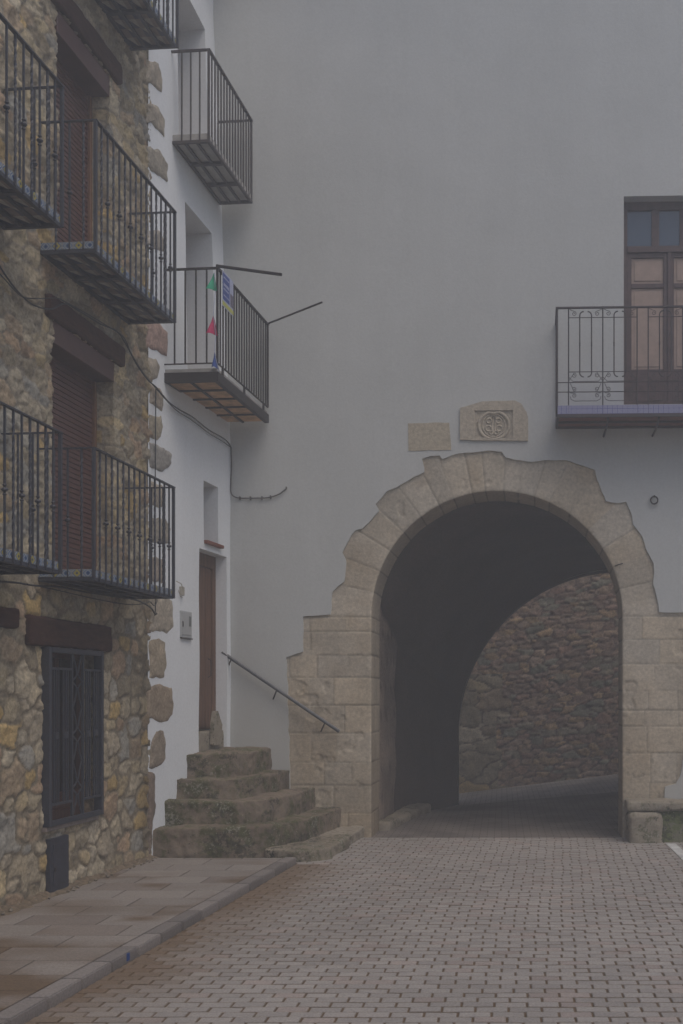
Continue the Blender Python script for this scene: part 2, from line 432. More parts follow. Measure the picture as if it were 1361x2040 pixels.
def plate(name, loop, fr, o_face, o_back, mat, parent, holes=(), cols=None, bev=0.0, loc=None, grid=0):
    """front face of outline `loop` (a, z) with holes, given depth to o_back"""
    loops = [loop]+list(holes); pts = []; edges = []; ofs = 0
    for L in loops:
        n = len(L); pts += [Vector(p) for p in L]; edges += [(ofs+i, ofs+(i+1) % n) for i in range(n)]; ofs += n
    v2, e2, f2, ov, oe, of = delaunay_2d_cdt(pts, edges, [], 2 if holes else 1, 1e-5) if not holes else delaunay_2d_cdt(pts, edges, [], 4, 1e-5)
    def inside(x, y, L):
        c = False; n = len(L); j = n-1
        for i in range(n):
            if ((L[i][1] > y) != (L[j][1] > y)) and (x < (L[j][0]-L[i][0])*(y-L[i][1])/(L[j][1]-L[i][1])+L[i][0]): c = not c
            j = i
        return c
    vs = [fr(p.x, p.y, o_face) for p in v2]; fs = []
    for f in f2:
        cx = sum(v2[i].x for i in f)/len(f); cz = sum(v2[i].y for i in f)/len(f)
        if inside(cx, cz, loop) and not any(inside(cx, cz, h) for h in holes): fs.append(list(f))
    for L in loops:
        n = len(L); k = len(vs)
        vs += [fr(p[0], p[1], o_face-bev*0) for p in L] + [fr(p[0], p[1], o_back) for p in L]
        fs += [[k+i, k+(i+1) % n, k+n+(i+1) % n, k+n+i] for i in range(n)]
    o = mesh(name, vs, fs, mat, parent, loc, cols=(np.tile(cols, (len(vs), 1)) if cols is not None else None))
    bm = bmesh.new(); bm.from_mesh(o.data); bmesh.ops.remove_doubles(bm, verts=bm.verts[:], dist=1e-5)
    bmesh.ops.recalc_face_normals(bm, faces=bm.faces[:]); bm.to_mesh(o.data); bm.free()
    return o
def wall_grid(name, fr, yb, zb, step, holes, mat, parent, depth, und=.0, seed=0):
    """plaster wall over (y, z) with rectangular holes and their reveals"""
    ys = cuts(yb, step); zs = cuts(zb, step)
    vs = []
    for y in ys:
        for z in zs: vs.append(fr(y, z, und*mnoise.noise(Vector((y*1.2, z*1.2, seed)))))
    fs = []; nz = len(zs); E = 1e-5
    for i in range(len(ys)-1):
        for j in range(nz-1):
            cy = (ys[i]+ys[i+1])/2; cz = (zs[j]+zs[j+1])/2
            if any(h[0]-E < cy < h[1]+E and h[2]-E < cz < h[3]+E for h in holes): continue
            a = i*nz+j; fs.append([a, a+nz, a+nz+1, a+1])
    for hi_, (y0, y1, z0, z1) in enumerate(holes):
        dp = depth[hi_]
        yy = [y for y in ys if y0-E <= y <= y1+E]; zz = [z for z in zs if z0-E <= z <= z1+E]
        def u(y, z): return und*mnoise.noise(Vector((y*1.2, z*1.2, seed)))
        def strip(P):
            k = len(vs)
            for (y, z) in P: vs.append(fr(y, z, u(y, z))); vs.append(fr(y, z, -dp))
            for q in range(len(P)-1): fs.append([k+2*q, k+2*q+2, k+2*q+3, k+2*q+1])
        strip([(y, z0) for y in yy]); strip([(y, z1) for y in yy][::-1]); strip([(y0, z) for z in zz][::-1]); strip([(y1, z) for z in zz])
    o = mesh(name, vs, fs, mat, parent, smooth=False)
    return o

# ============================================================ GROUND
mesh('ground', [(-45, -45, -.45), (45, -45, -.45), (45, 45, -.45), (-45, 45, -.45)], [[0, 1, 2, 3]], 'earth')['kind'] = 'structure'
def kx(y): return -2.39+.0775*(y-6.6)      # outer kerb line
# road: laid brick pavers
def build_road():
    vs = []; fs = []; cs = []
    def quad_base():
        pass
    y = 2.6; row = 0; n = 0
    BW, BH = .18, .09
    rnd = random.Random(3)
    while y < 12.52:
        x0 = kx(y+.05)+.004 if y < 10.62 else -3.5
        off = (row*.53 % 1.0)*BW + rnd.uniform(-.012, .012)
        x = x0 - (x0+50-off) % BW
        while x < 6.0:
            a = max(x+.0056, x0); b = x+BW-.0056
            if b-a > .03:
                g = .0052; z = rnd.uniform(-.0022, .0012); t = rnd.uniform(-.0018, .0018); t2 = rnd.uniform(-.0015, .0015)
                jy = rnd.uniform(-.0015, .0015); ya, yb = y+g+jy, y+BH-g+jy
                bv = .005
                k = len(vs)
                vs += [(a, ya, -.012), (b, ya, -.012), (b, yb, -.012), (a, yb, -.012),
                       (a, ya, z-.004), (b, ya, z+t-.004), (b, yb, z+t+t2-.004), (a, yb, z+t2-.004),
                       (a+bv, ya+bv*.7, z), (b-bv, ya+bv*.7, z+t), (b-bv, yb-bv*.7, z+t+t2), (a+bv, yb-bv*.7, z+t2)]
                for q in range(4):
                    r = (q+1) % 4
                    fs += [[k+q, k+r, k+4+r, k+4+q], [k+4+q, k+4+r, k+8+r, k+8+q]]
                fs.append([k+8, k+9, k+10, k+11])
                base = np.array((.35, .318, .288))*rnd.uniform(.86, 1.08)
                if rnd.random() < .12: base = base*np.array((1.02, .95, .93))
                cx, cy = (a+b)/2, y
                wear = fbm(np.array([cx*.9]), np.array([cy*.5]), 31, 3)[0]
                base = base*(1+.35*wear)
                d = cx-kx(cy)                                    # rusty silt gathered by the kerb
                if cy < 10.6:
                    s = max(0, 1-d/.7)*(.55+1.9*max(0, fbm(np.array([cx*2]), np.array([cy*1.6]), 5, 3)[0]+.15))
                    s = min(s, .85); base = base*(1-s)+np.array((.17, .11, .06))*s
                e = np.array((.18, .118, .065))
                cs += [e]*4 + [base*.5+e*.42]*4 + [base]*4
            x += BW
        y += BH; row += 1
    nb = len(vs)
    vs += [(-3.6, 2.4, -.008), (6.2, 2.4, -.008), (6.2, 12.56, -.008), (-3.6, 12.56, -.008)]; fs.append([nb, nb+1, nb+2, nb+3]); cs += [(.15, .098, .052)]*4
    o = mesh('road', vs, fs, 'paver', cols=np.array(cs)); o['kind'] = 'structure'
build_road()
# white parking line
mb = MB(); mb.box(1.875, 1.985, 10.6, 12.05, .002, .0065, lambda a, z, o: (a-(12.05-o)*.012, o, z)); mb.box(1.875, 1.985, 3.0, 10.6, .002, .0065, lambda a, z, o: (a-(12.05-o)*.012, o, z))
mb.build('road_marking', 'white_paint')['kind'] = 'structure'

# pavement slabs and kerb
def build_pavement():
    rnd = random.Random(11); vs = []; fs = []; cs = []
    y = 2.5; row = 0; H = .335
    while y < 10.58:
        y1 = min(y+H, 10.62)
        xl = -4.9; xr = lambda yy: kx(yy)-.128
        x = xl - .29*(row % 2) - rnd.uniform(0, .06)
        while x < xr(y):
            w = .58
            a = x+.0025; b = min(x+w-.0025, 99)
            br = min(b, xr(y)); tr = min(b, xr(y1))
            if xr(y)-b < .12: br, tr = xr(y), xr(y1); w = 9
            if br-a > .04 and a > -5.2:
                k = len(vs); z = .06+rnd.uniform(-.0012, .0012); bv = .004; g = .0025
                P = [(a, y+g), (br, y+g), (tr, y1-g), (a, y1-g)]
                n = 8
                gx = max(4, int((br-a)/.05)); gy = 8; Wd = max(br-a, .05)
                ss_ = [0, .006/Wd]+[.006/Wd+(1-.012/Wd)*q/(gx-2) for q in range(1, gx-2)]+[1-.006/Wd, 1]
                tt_ = [0, .018]+[.018+.964*q/(gy-2) for q in range(1, gy-2)]+[.982, 1]
                tone = rnd.random()
                base = np.array((.295, .26, .23))*rnd.uniform(.90, 1.07)
                if tone < .22: base = np.array((.25, .21, .18))*rnd.uniform(.9, 1.05)
                for i in range(gx+1):
                    for j in range(gy+1):
                        s = ss_[i]; t = tt_[j]
                        X = (P[0][0]*(1-s)+P[1][0]*s)*(1-t)+(P[3][0]*(1-s)+P[2][0]*s)*t; Y = P[0][1]*(1-t)+P[2][1]*t
                        ed = min(i, gx-i, j, gy-j) == 0
                        vs.append((X, Y, z-(.004 if ed else 0)))
                        wet = float(fbm(np.array([X*1.5+7]), np.array([Y*2.2]), 77, 3)[0])
                        near = max(0, min(1, 1-(Y-5.0)/3.4))
                        s2 = min(.95, max(0, wet*5+.2+near*1.3)) if tone < .6 else min(.6, max(0, wet*3+near*.6))
                        c = base*(1-s2)+np.array((.15, .10, .058))*s2
                        if ed: c = c*.5
                        cs.append(c)
                fs += (grid_faces(gx+1, gy+1)+k).tolist()
            x += w
        y += H; row += 1
    k = len(vs); vs += [(-5.2, 2.4, .050), (kx(2.4)-.12, 2.4, .050), (kx(10.63)-.12, 10.63, .050), (-5.2, 10.63, .050)]; fs.append([k, k+1, k+2, k+3]); cs += [(.11, .085, .06)]*4
    mesh('pavement', vs, fs, 'paver', cols=np.array(cs))['kind'] = 'structure'
    mb = MB(); cs = []; y = 2.65; vv = 0
    while y < 10.6:
        L = .383; a, b = y+.004, min(y+L-.004, 10.66)
        t0, t1 = rnd.uniform(-.003, .003), rnd.uniform(-.003, .003)
        zt = .062
        mb.hexa([(kx(a)-.12, a, -.1), (kx(a)+t0, a, -.1), (kx(b)+t1, b, -.1), (kx(b)-.12, b, -.1),
                 (kx(a)-.12, a, zt), (kx(a)+t0, a, zt), (kx(b)+t1, b, zt), (kx(b)-.12, b, zt)])
        c = np.array((.265, .235, .215))*rnd.uniform(.72, 1.12); cs += [c*np.array((.55, .50, .45))]*4+[c]*4; y += L
    o = mesh('kerb', mb.v, mb.f, 'paver', cols=np.array(cs)); o['kind'] = 'structure'
    bm = bmesh.new(); bm.from_mesh(o.data); bmesh.ops.bevel(bm, geom=bm.edges[:], offset=.007, segments=2, affect='EDGES')
    bmesh.ops.recalc_face_normals(bm, faces=bm.faces[:]); bm.to_mesh(o.data); bm.free()
    mb = MB(); ya = 6.69
    mb.hexa([(kx(ya)-.01, ya, .01), (kx(ya)+.005, ya, .01), (kx(ya)+.006, ya+.045, .01), (kx(ya)-.01, ya+.045, .01),
             (kx(ya)-.01, ya, .055), (kx(ya)+.005, ya, .055), (kx(ya)+.006, ya+.045, .055), (kx(ya)-.01, ya+.045, .055)])
    mb.build('paint_mark', 'blue_paint', o)
build_pavement()

# lane that runs through the passage and climbs to the right behind it
def lane_z(x, y): return float(ss(np.array([y]), 14.5, 18.8)[0])*(-.13+.125*(x+.7)) - .010
def build_lane():
    xs = np.linspace(-3, 10, 60); ys = np.linspace(12.50, 21.5, 60); vs = []
    for x in xs:
        for y in ys: vs.append((x, y, lane_z(x, y)-.002))
    gf = grid_faces(60, 60); mi = [1 if vs[f[0]][1] > 17.2 else 0 for f in gf]  # faces beyond the exit take the daylight-tinted pavers
    mesh('passage_lane', vs, gf, ['floor_pavers_shaded', 'lane_pavers_lit'], midx=mi, smooth=True)['kind'] = 'structure'
build_lane()

# ============================================================ STONE HOUSE
SH = thing('stone_house', SF(7.8, 0.0), 'rubble stone house on the left with iron balconies and brown roller shutters', 'house')
HOLES = [(8.73, 9.85, 2.70, 4.81), (8.80, 9.76, 5.34, 7.45), (8.56, 9.53, .62, 2.10)]
BEAMS = [(8.32, 9.73, 2.10, 2.335), (6.7, 8.17, 2.215, 2.37), (8.62, 10.02, 4.81, 5.0), (8.70, 9.95, 7.45, 7.65)]
def build_stone_wall():
    ys = cuts([4.2, 7.4, 8.56, 8.73, 8.80, 9.53, 9.76, 9.85, 10.66], .0165)
    ys = np.concatenate([cuts([4.2, 7.4], .03)[:-1], cuts([7.4, 8.56, 8.73, 8.80, 9.53, 9.76, 9.85, 10.66], .0165)])
    zs = cuts([-.3, .62, 2.10, 2.70, 4.81, 5.34, 7.45, 9.9], .0165)
    Y, Z = np.meshgrid(ys, zs, indexing='ij')
    def pat(A, B):
        # coursing changes: bigger stones and wider mortar below, flatter ones above
        H1, C1 = rubble(A, B, .225, .19, 5, FACADE_PAL, (.245, .205, .145), jw=.22, hi=.012, rough=.022, p=4.0, soft=.08, er=.20)
        H2, C2 = rubble(A, B, .20, .135, 9, FACADE_PAL*np.array((.94, .95, .96)), (.31, .27, .21), jw=.13, hi=.010, rough=.034, p=3.0, soft=.12, er=.2)
        t = ss(B+.5*fbm(A*1.2, B*1.2, 3, 2), 2.3, 2.7)
        g = 1+.25*fbm(A*.6, B*.5, 44, 3)
        # darker towards the far end of the wall, strongest low down
        end_tone = ss(-(A-10.55)+.12*fbm(A*3, B*3, 8, 3), 0., .32)[..., None]*.35+.65
        C = (C1*(1-t[..., None])+C2*t[..., None])*g[..., None]
        C = np.where((B < 3.0)[..., None], C*end_tone, C*(.5+.5*end_tone))
        return H1*(1-t)+H2*t, C
    H, C = pat(Y, Z)
    for (a, b, c, d) in BEAMS:
        inb = ss(Y, a-.03, a+.01)*(1-ss(Y, b-.01, b+.03))*ss(Z, c-.03, c+.01)*(1-ss(Z, d-.01, d+.03)); H = H*(1-inb)-.006*inb
    edge_y = .010*fbm(Y*0, Z*7, 21, 3)
    O = H-.012
    X = -4.456+FK*Y+O*.996; YY = Y-O*FK
    vs = np.stack([X, YY, Z], -1).reshape(-1, 3); cols = C.reshape(-1, 3)
    cy = (ys[:-1]+ys[1:])/2; cz = (zs[:-1]+zs[1:])/2
    keep = np.ones((len(cy), len(cz)), bool)
    for (a, b, c, d) in HOLES:
        keep &= ~(((cy > a) & (cy < b))[:, None] & ((cz > c) & (cz < d))[None, :])
    fs = grid_faces(len(ys), len(zs), keep)
    V = [vs]; CC = [cols]; FF = [fs]; n = len(vs)
    def addgrid(P, Cg, flip):
        nonlocal n
        nu, nv = P.shape[:2]; V.append(P.reshape(-1, 3)); CC.append(Cg.reshape(-1, 3)); FF.append(grid_faces(nu, nv, flip=flip)+n); n += nu*nv
    dd = np.linspace(0, .24, 16)
    for (a, b, c, d) in HOLES:
        zz = zs[(zs >= c-1e-6) & (zs <= d+1e-6)]; yy = ys[(ys >= a-1e-6) & (ys <= b+1e-6)]
        for (ye, sg, fl) in ((a, 1, True), (b, -1, False)):
            D, ZZ = np.meshgrid(dd, zz, indexing='ij')
            h0, _ = pat(np.full_like(ZZ, ye), ZZ)
            h, cg = pat(ye-sg*D, ZZ)
            w = np.clip(D/.05, 0, 1)
            o = -D+(h0-.012)*(1-w); yp = ye+sg*h*.55*w
            P = np.stack([-4.456+FK*yp+o*.996, yp-o*FK, ZZ], -1); addgrid(P, cg, fl)
        for (ze, sg, fl) in ((c, 1, False), (d, -1, True)):
            D, Yg = np.meshgrid(dd, yy, indexing='ij')
            h0, _ = pat(Yg, np.full_like(Yg, ze)); h, cg = pat(Yg, ze-sg*D)
            w = np.clip(D/.05, 0, 1); o = -D+(h0-.012)*(1-w)
            P = np.stack([-4.456+FK*Yg+o*.996, Yg-o*FK, ze+sg*h*.5*w], -1); addgrid(P, cg, fl)
    # end of the wall turned into the corner
    D, ZZ = np.meshgrid(np.linspace(0, .3, 12), zs, indexing='ij'); h0, _ = pat(np.full_like(ZZ, 10.66), ZZ); h, cg = pat(10.66+D, ZZ)
    o = -D+(h0-.012)*np.clip(1-D/.05, 0, 1); P = np.stack([-4.456+FK*10.66+o*.996, 10.66-o*FK+0*D, ZZ], -1); addgrid(P, cg, False)
    o = mesh('wall', np.concatenate(V), np.concatenate(FF), 'rubble', SH, cols=np.concatenate(CC), smooth=True)
build_stone_wall()
mb = MB()                                # the house's body behind its face
mb.box(4.2, 10.60, -5.5, -.34, -.3, 9.9, SF); mb.build('house_body', 'plain_wall', SH)
mb = MB(); mb.box(4.0, 10.7, -5.6, .45, 9.9, 10.05, SF); mb.build('roof', 'terracotta', SH)

def beam(name, y0, y1, z0, z1, seed, parent=SH, o0=-.12, o1=.034):
    vs = []; rnd = random.Random(seed)
    mb = MB(); mb.box(y0, y1, o0, o1, z0, z1, SF)
    return rocky(name, mb.v, mb.f, 'beam', parent, voxel=.018, amp=.008, fr=6., bev=.012)
beam('wooden_lintel', 8.32, 9.73, 2.10, 2.335, 1)
beam('wooden_lintel', 6.7, 8.17, 2.215, 2.37, 2)
beam('wooden_lintel', 8.62, 10.02, 4.81, 5.0, 3)
beam('wooden_lintel', 8.70, 9.95, 7.45, 7.65, 4)

def shutter(y0, y1, z0, z1, zbox, lbl):
    d = -.20
    mb = MB(); z = z0; p = .045
    while z < zbox+.06:
        mb.box(y0+.01, y1-.045, d-.012, d+.006, z+.004, z+p*.86, SF); mb.box(y0+.01, y1-.045, d-.02, d-.006, z+p*.80, z+p+.006, SF); z += p
    s = mb.build('roller_shutter', 'shutter', SH, bev=.0025); s['label'] = lbl
    mb = MB(); mb.box(y0+.002, y1-.002, d-.03, -.005, zbox, zbox+.185, SF); mb.build('shutter_box', 'shutter_box', s, bev=.004)
    for (a, b) in ((y0+.002, y0+.04), (y1-.045, y1-.002)):
        mb = MB(); mb.box(a, b, d-.03, d+.03, z0, zbox, SF); mb.build('guide_rail', 'guide', s, bev=.003)
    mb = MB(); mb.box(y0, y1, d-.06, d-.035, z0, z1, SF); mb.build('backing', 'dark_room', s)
shutter(8.73, 9.85, 2.70, 4.81, 4.625, 'lower brown roller shutter')
shutter(8.80, 9.76, 5.34, 7.45, 7.24, 'upper brown roller shutter')

# ---- iron balconies
def square_bar(name, h, t, parent, loc, twisted=False, knob=0, mat='iron', z_off=0):
    mb = MB()
    if twisted:
        n = 40; zs = [h*i/n for i in range(n+1)]
        rings = []
        for i, z in enumerate(zs):
            f = min(max((z/h-.06)/.88, 0), 1); an = f*math.pi*2*3.5 + math.pi/4
            k = len(mb.v); rings.append(k)
            for j in range(4): mb.v.append((math.cos(an+j*math.pi/2)*t*.78, math.sin(an+j*math.pi/2)*t*.78, z))
        for a, b in zip(rings[:-1], rings[1:]):
            for j in range(4): mb.f.append([a+j, a+(j+1) % 4, b+(j+1) % 4, b+j]); mb.m.append(0)
    else:
        mb.box(-t/2, t/2, -t/2, t/2, 0, h)
    if knob:
        for kz_, rr, hh in ((knob, .024, .016), (knob-.032, .015, .009), (knob+.032, .015, .009)):
            pts = [(0, 0, kz_-hh), (0, 0, kz_-hh*.6), (0, 0, kz_), (0, 0, kz_+hh*.6), (0, 0, kz_+hh)]
            mb.tube(pts, [.004, rr*.8, rr, rr*.8, .004], 8)
    me = bpy.data.meshes.new(name); me.from_pydata(mb.v, [], mb.f); me.materials.append(MATS[mat])
    return me
BAL_LEN, BAL_P = 1.62, .45
def bl(y, z, o): return SF(y, z, o)
def build_balcony(y0, zs):
    B = SF(y0, zs, 0)
    mb = MB(); L = BAL_LEN
    mb.box(y0, y0+L, BAL_P-.03, BAL_P+.004, zs, zs+.028, SF); mb.box(y0, y0+L, .0, .03, zs, zs+.028, SF)
    mb.box(y0, y0+.03, .03, BAL_P-.03, zs+.0005, zs+.028, SF); mb.box(y0+L-.03, y0+L, .03, BAL_P-.03, zs+.0005, zs+.028, SF)
    for k in (1, 2): mb.box(y0+L*k/3-.02, y0+L*k/3+.02, .03, BAL_P-.03, zs+.001, zs+.027, SF)
    for k in (1, 2): mb.box(y0+.03, y0+L-.03, BAL_P*k/3-.014, BAL_P*k/3+.014, zs+.004, zs+.026, SF)
    bal = mb.build('balcony', 'iron', SH, loc=B)
    # patterned tiles of the deck, seen from below, each cut corner to corner in two colours
    mb = MB(); nx, ny = 12, 6; rnd = random.Random(5)
    for i in range(nx):
        for j in range(ny):
            a, b = y0+.02+(L-.04)*i/nx, y0+.02+(L-.04)*(i+1)/nx; c, d = .02+(BAL_P-.04)*j/ny, .02+(BAL_P-.04)*(j+1)/ny
            z = zs+.030
            q = [SF(a, z, c), SF(b, z, c), SF(b, z, d), SF(a, z, d)]
            if (i+j) % 2: mb.cur = 0; mb.face([q[0], q[1], q[2]]); mb.cur = 1; mb.face([q[0], q[2], q[3]])
            else: mb.cur = 2; mb.face(q)
    mb.cur = 1; mb.box(y0+.004, y0+L-.004, .004, BAL_P-.004, zs+.0335, zs+.092, SF)
    mesh('deck_tiles', mb.v, mb.f, ['tile_navy', 'tile_cream', 'sill_stone'], bal, loc=B, midx=mb.m)
    vs = []; fs = []; uvs = []; T = .092
    def strip(p0, p1, l):
        k = len(vs); vs.extend([p0(zs+.032), p1(zs+.032), p1(zs+.089), p0(zs+.089)]); fs.append([k, k+1, k+2, k+3]); n = l/T
        uvs.extend([(0, .19), (n, .19), (n, .81), (0, .81)])
    strip(lambda z: SF(y0, z, 0), lambda z: SF(y0, z, BAL_P+.002), BAL_P)
    strip(lambda z: SF(y0, z, BAL_P+.002), lambda z: SF(y0+L, z, BAL_P+.002), L)
    strip(lambda z: SF(y0+L, z, BAL_P+.002), lambda z: SF(y0+L, z, 0), BAL_P)
    mesh('tile_border', vs, fs, 'azulejo', bal, loc=B, uvs=uvs)
    mb = MB(); zt = zs+1.07; q = BAL_P+.012
    mb.box(y0-.008, y0+L+.008, q-.016, q+.016, zt-.012, zt, SF)
    mb.box(y0-.008, y0+.014, -.02, q-.016, zt-.0115, zt-.0005, SF); mb.box(y0+L-.014, y0+L+.008, -.02, q-.016, zt-.0115, zt-.0005, SF)
    mb.build('handrail', 'iron', bal, loc=B)
    hb = 1.07-.012-.004
    plain = square_bar('baluster', hb, .013, bal, None, knob=hb*.46); tw = square_bar('baluster', hb, .013, bal, None, True)
    post = square_bar('corner_post', hb, .024, bal, None)
    def put(y, o, me, nm, z=.004):
        ob = bpy.data.objects.new(nm, me); col.objects.link(ob); ob.parent = bal
        ob.location = Vector(SF(y, zs+z, o))-Vector(B); ob.rotation_euler = (0, 0, -math.atan(FK))
    put(y0+.004, q, post, 'corner_post'); put(y0+L-.004, q, post, 'corner_post')
    n = 15
    for k in range(1, n): put(y0+L*k/n, q, tw if k % 2 else plain, 'baluster')
    for yy in (y0+.004, y0+L-.004):
        for k in range(1, 4): put(yy, q*(k-.05)/4+.02, tw if k % 2 else plain, 'baluster')
    return bal
def copy_part(src, delta):
    c = src.copy(); col.objects.link(c); c.parent = src.parent; c.location = src.location+Vector(delta)
    for ch in src.children:
        d = ch.copy(); col.objects.link(d); d.parent = c
    return c
b0 = build_balcony(8.49, 2.62); b0['label'] = 'lower right balcony over the ground floor window'
for (y, z, lab) in ((8.52, 5.265, 'middle right balcony'), (8.58, 7.935, 'highest balcony, cut by the top of the photo'), (6.345, 2.61, 'lower left balcony'), (6.37, 5.225, 'upper left balcony')):
    c = copy_part(b0, Vector(SF(y, z, 0))-Vector(SF(8.49, 2.62, 0))); c['label'] = lab

# ---- ground floor window with iron grille
def build_ground_window():
    w = MB(); w.box(8.57, 8.63, -.20, -.13, .63, 2.09, SF); w.box(9.46, 9.52, -.20, -.13, .63, 2.09, SF)
    w.box(8.63, 9.46, -.20, -.13, 2.02, 2.09, SF); w.box(8.63, 9.46, -.20, -.13, .63, .72, SF); w.box(9.015, 9.075, -.20, -.135, .72, 2.02, SF)
    w.box(8.63, 9.015, -.195, -.14, .72, .86, SF); w.box(9.075, 9.46, -.195, -.14, .72, .86, SF)
    win = w.build('window', 'window_wood', SH, bev=.004)
    for a, b in ((8.63, 9.015), (9.075, 9.46)):
        g = MB(); g.box(a, b, -.185, -.175, .86, 2.02, SF); g.build('pane', 'dark_glass', win)
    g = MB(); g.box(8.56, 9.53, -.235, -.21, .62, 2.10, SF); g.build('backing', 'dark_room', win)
    gr = MB(); O = .035
    def Y(px): return sf_px(px)[0]
    def Z(py, px=140): return sf_px(px, py)[1]
    z0, z1 = .645, 2.085; ya, yb = 8.585, 9.50
    gr.box(ya-.02, ya+.025, -.02, O+.02, z0-.02, z1+.01, SF); gr.box(yb-.02, yb+.02, -.02, O+.02, z0-.02, z1+.01, SF)
    gr.box(ya+.025, yb-.02, O-.015, O+.019, z1-.035, z1+.009, SF); gr.box(ya+.025, yb-.02, O-.015, O+.019, z0-.019, z0+.026, SF)
    frame = gr.build('window_grille', 'iron', SH, bev=.003)
    y1, y2 = Y(135), Y(157)
    b = MB()
    for y in (y1, y2): b.box(y-.010, y+.010, O-.008, O+.010, z0+.026, z1-.035, SF)
    for zz in (z0+.155, z1-.165):
        b.box(ya+.025, y1-.010, O-.007, O+.009, zz-.010, zz+.010, SF); b.box(y2+.010, yb-.02, O-.007, O+.009, zz-.010, zz+.010, SF)
    b.build('inner_frame', 'iron', frame)
    for (s, e) in ((ya+.025, y1-.010), (y2+.010, yb-.02)):
        w_ = e-s
        for f in (.16, .26, .38, .62, .74, .84):
            q = MB(); q.box(s+w_*f-.006, s+w_*f+.006, O-.005, O+.007, z0+.165, z1-.175, SF); q.build('bar', 'iron', frame)
        for f in (.27, .73):
            q = MB(); zc = (z0+z1)/2; q.box(s+w_*f-.028, s+w_*f+.028, O-.008, O+.012, zc-.028, zc+.028, SF); q.build('square_boss', 'iron', frame)
    ym = (y1+y2)/2; hw = (y2-y1)/2-.012
    for sg in (-1, 1):
        q = MB(); pts = []
        for i in range(73):
            t = i/72; z = z0+.03+(z1-z0-.07)*t
            ph = (t*3-.0) % 1
            d = abs(ph-.5)
            r = hw*(.15+.85*max(0, 1-d/.11)) if d < .11 else hw*(.15+.85*max(0, (d-.11)/.39)**1.6*.9)
            pts.append(SF(ym+sg*r, z, O))
        q.tube(pts, .0075, 4, rot=.785); q.build('scroll_bar', 'iron', frame)
    q = MB(); q.box(8.56, 9.47, -.10, .030, .585, .622, SF); q.build('window_sill', 'sill_stone', SH, bev=.004)
build_ground_window()
# metal service hatch at the foot of the wall
mb = MB(); mb.box(8.62, 8.93, -.01, .030, .05, .52, SF); mb.cur = 0
ht = mb.build('service_hatch', 'hatch', SH, bev=.003)
mb = MB(); mb.box(8.665, 8.885, .030, .036, .13, .47, SF); mb.build('door_panel', 'hatch', ht, bev=.002)
mb = MB(); mb.box(8.675, 8.690, .036, .046, .25, .28, SF); mb.build('latch', 'dark_iron', ht)

def build_debris():
    rnd = random.Random(21); vs = []; fs = []; cs = []
    ys = np.arange(5.0, 10.68, .03); n = 6
    for y in ys:
        w = .05+.10*max(0, fbm(np.array([y*1.3]), np.array([2.]), 4, 3)[0]+.35)
        for j in range(n):
            t = j/(n-1); q = mnoise.noise(Vector((y*14, j*.9, 3)))
            vs.append(SF(y, .058+(.045*(1-t)**1.5)*(1+.5*q)-.004*t, -.02+w*t*(1+.25*q)*1.4)); cs.append(np.array((.20, .155, .105))*(1+.5*q))
    fs += grid_faces(len(ys), n, flip=True).tolist()
    for k in range(110):
        y = rnd.uniform(5.2, 10.6); o = rnd.uniform(.0, .13); r = rnd.uniform(.006, .022); b = len(vs); c = SF(y, .064+r*.4, o)
        for (dx, dy, dz) in ((1, 0, 0), (0, 1, 0), (-1, 0, 0), (0, -1, 0), (0, 0, .8), (0, 0, -.8)):
            vs.append((c[0]+dx*r*rnd.uniform(.7, 1.2), c[1]+dy*r*rnd.uniform(.7, 1.2), c[2]+dz*r)); cs.append(np.array((.26, .22, .17))*rnd.uniform(.7, 1.2))
        for a in range(4): fs += [[b+a, b+(a+1) % 4, b+4], [b+(a+1) % 4, b+a, b+5]]
    o = mesh('gravel', vs, fs, 'rubble', cols=np.array(cs)); o['kind'] = 'stuff'
build_debris()

# ============================================================ WHITE HOUSE
WH = thing('white_house', WF(11.6, 0), 'narrow white plastered house in the corner between stone house and archway', 'house')
ya0, _ = wf_px(372, 600); ya1, _ = wf_px(422, 465); zA = wf_px(372, 405)[1]
yb0, _ = wf_px(355, 200); yb1, _ = wf_px(413, 200); zB = 9.50
yc0, zc1 = wf_px(406, 957); yc1, _ = wf_px(435, 1000); zc0 = wf_px(406, 1076)[1]
yd0, zd1 = wf_px(397, 1095); yd1 = 12.60
WHOLES = [(ya0, ya1, 5.05, zA), (yb0, yb1, 7.64, zB), (yc0, yc1, zc0, zc1), (yd0, yd1, 1.05, 3.35)]
yb_ = sorted(set([10.60, 12.9]+[h[0] for h in WHOLES]+[h[1] for h in WHOLES])); zb_ = sorted(set([-.3, 10.6]+[h[2] for h in WHOLES]+[h[3] for h in WHOLES]))
wall_grid('wall', WF, yb_, zb_, .10, WHOLES, 'plaster_white', WH, (.44, .44, .36, .20), und=.012, seed=3)
mb = MB(); mb.box(10.66, 12.9, -4.5, -.62, -.3, 10.6, lambda a, z, o: (-3.5+(a-10.66)*.09+o, a, z)); mb.build('house_body', 'plain_wall', WH)
mb = MB(); mb.box(10.5, 13.1, -4.6, .35, 10.6, 10.75, WF); mb.build('roof', 'terracotta', WH)
def recess(y0, y1, z0, z1, mat, nm, d=.44):
    mb = MB(); mb.box(y0-.02, y1+.02, -d-.05, -d-.005, z0-.02, z1+.02, WF); return mb.build(nm, mat, WH)
recess(*WHOLES[0], 'door_wood', 'balcony_door'); recess(*WHOLES[1], 'door_wood', 'balcony_door'); recess(*WHOLES[2], 'window_wood', 'window', .36)
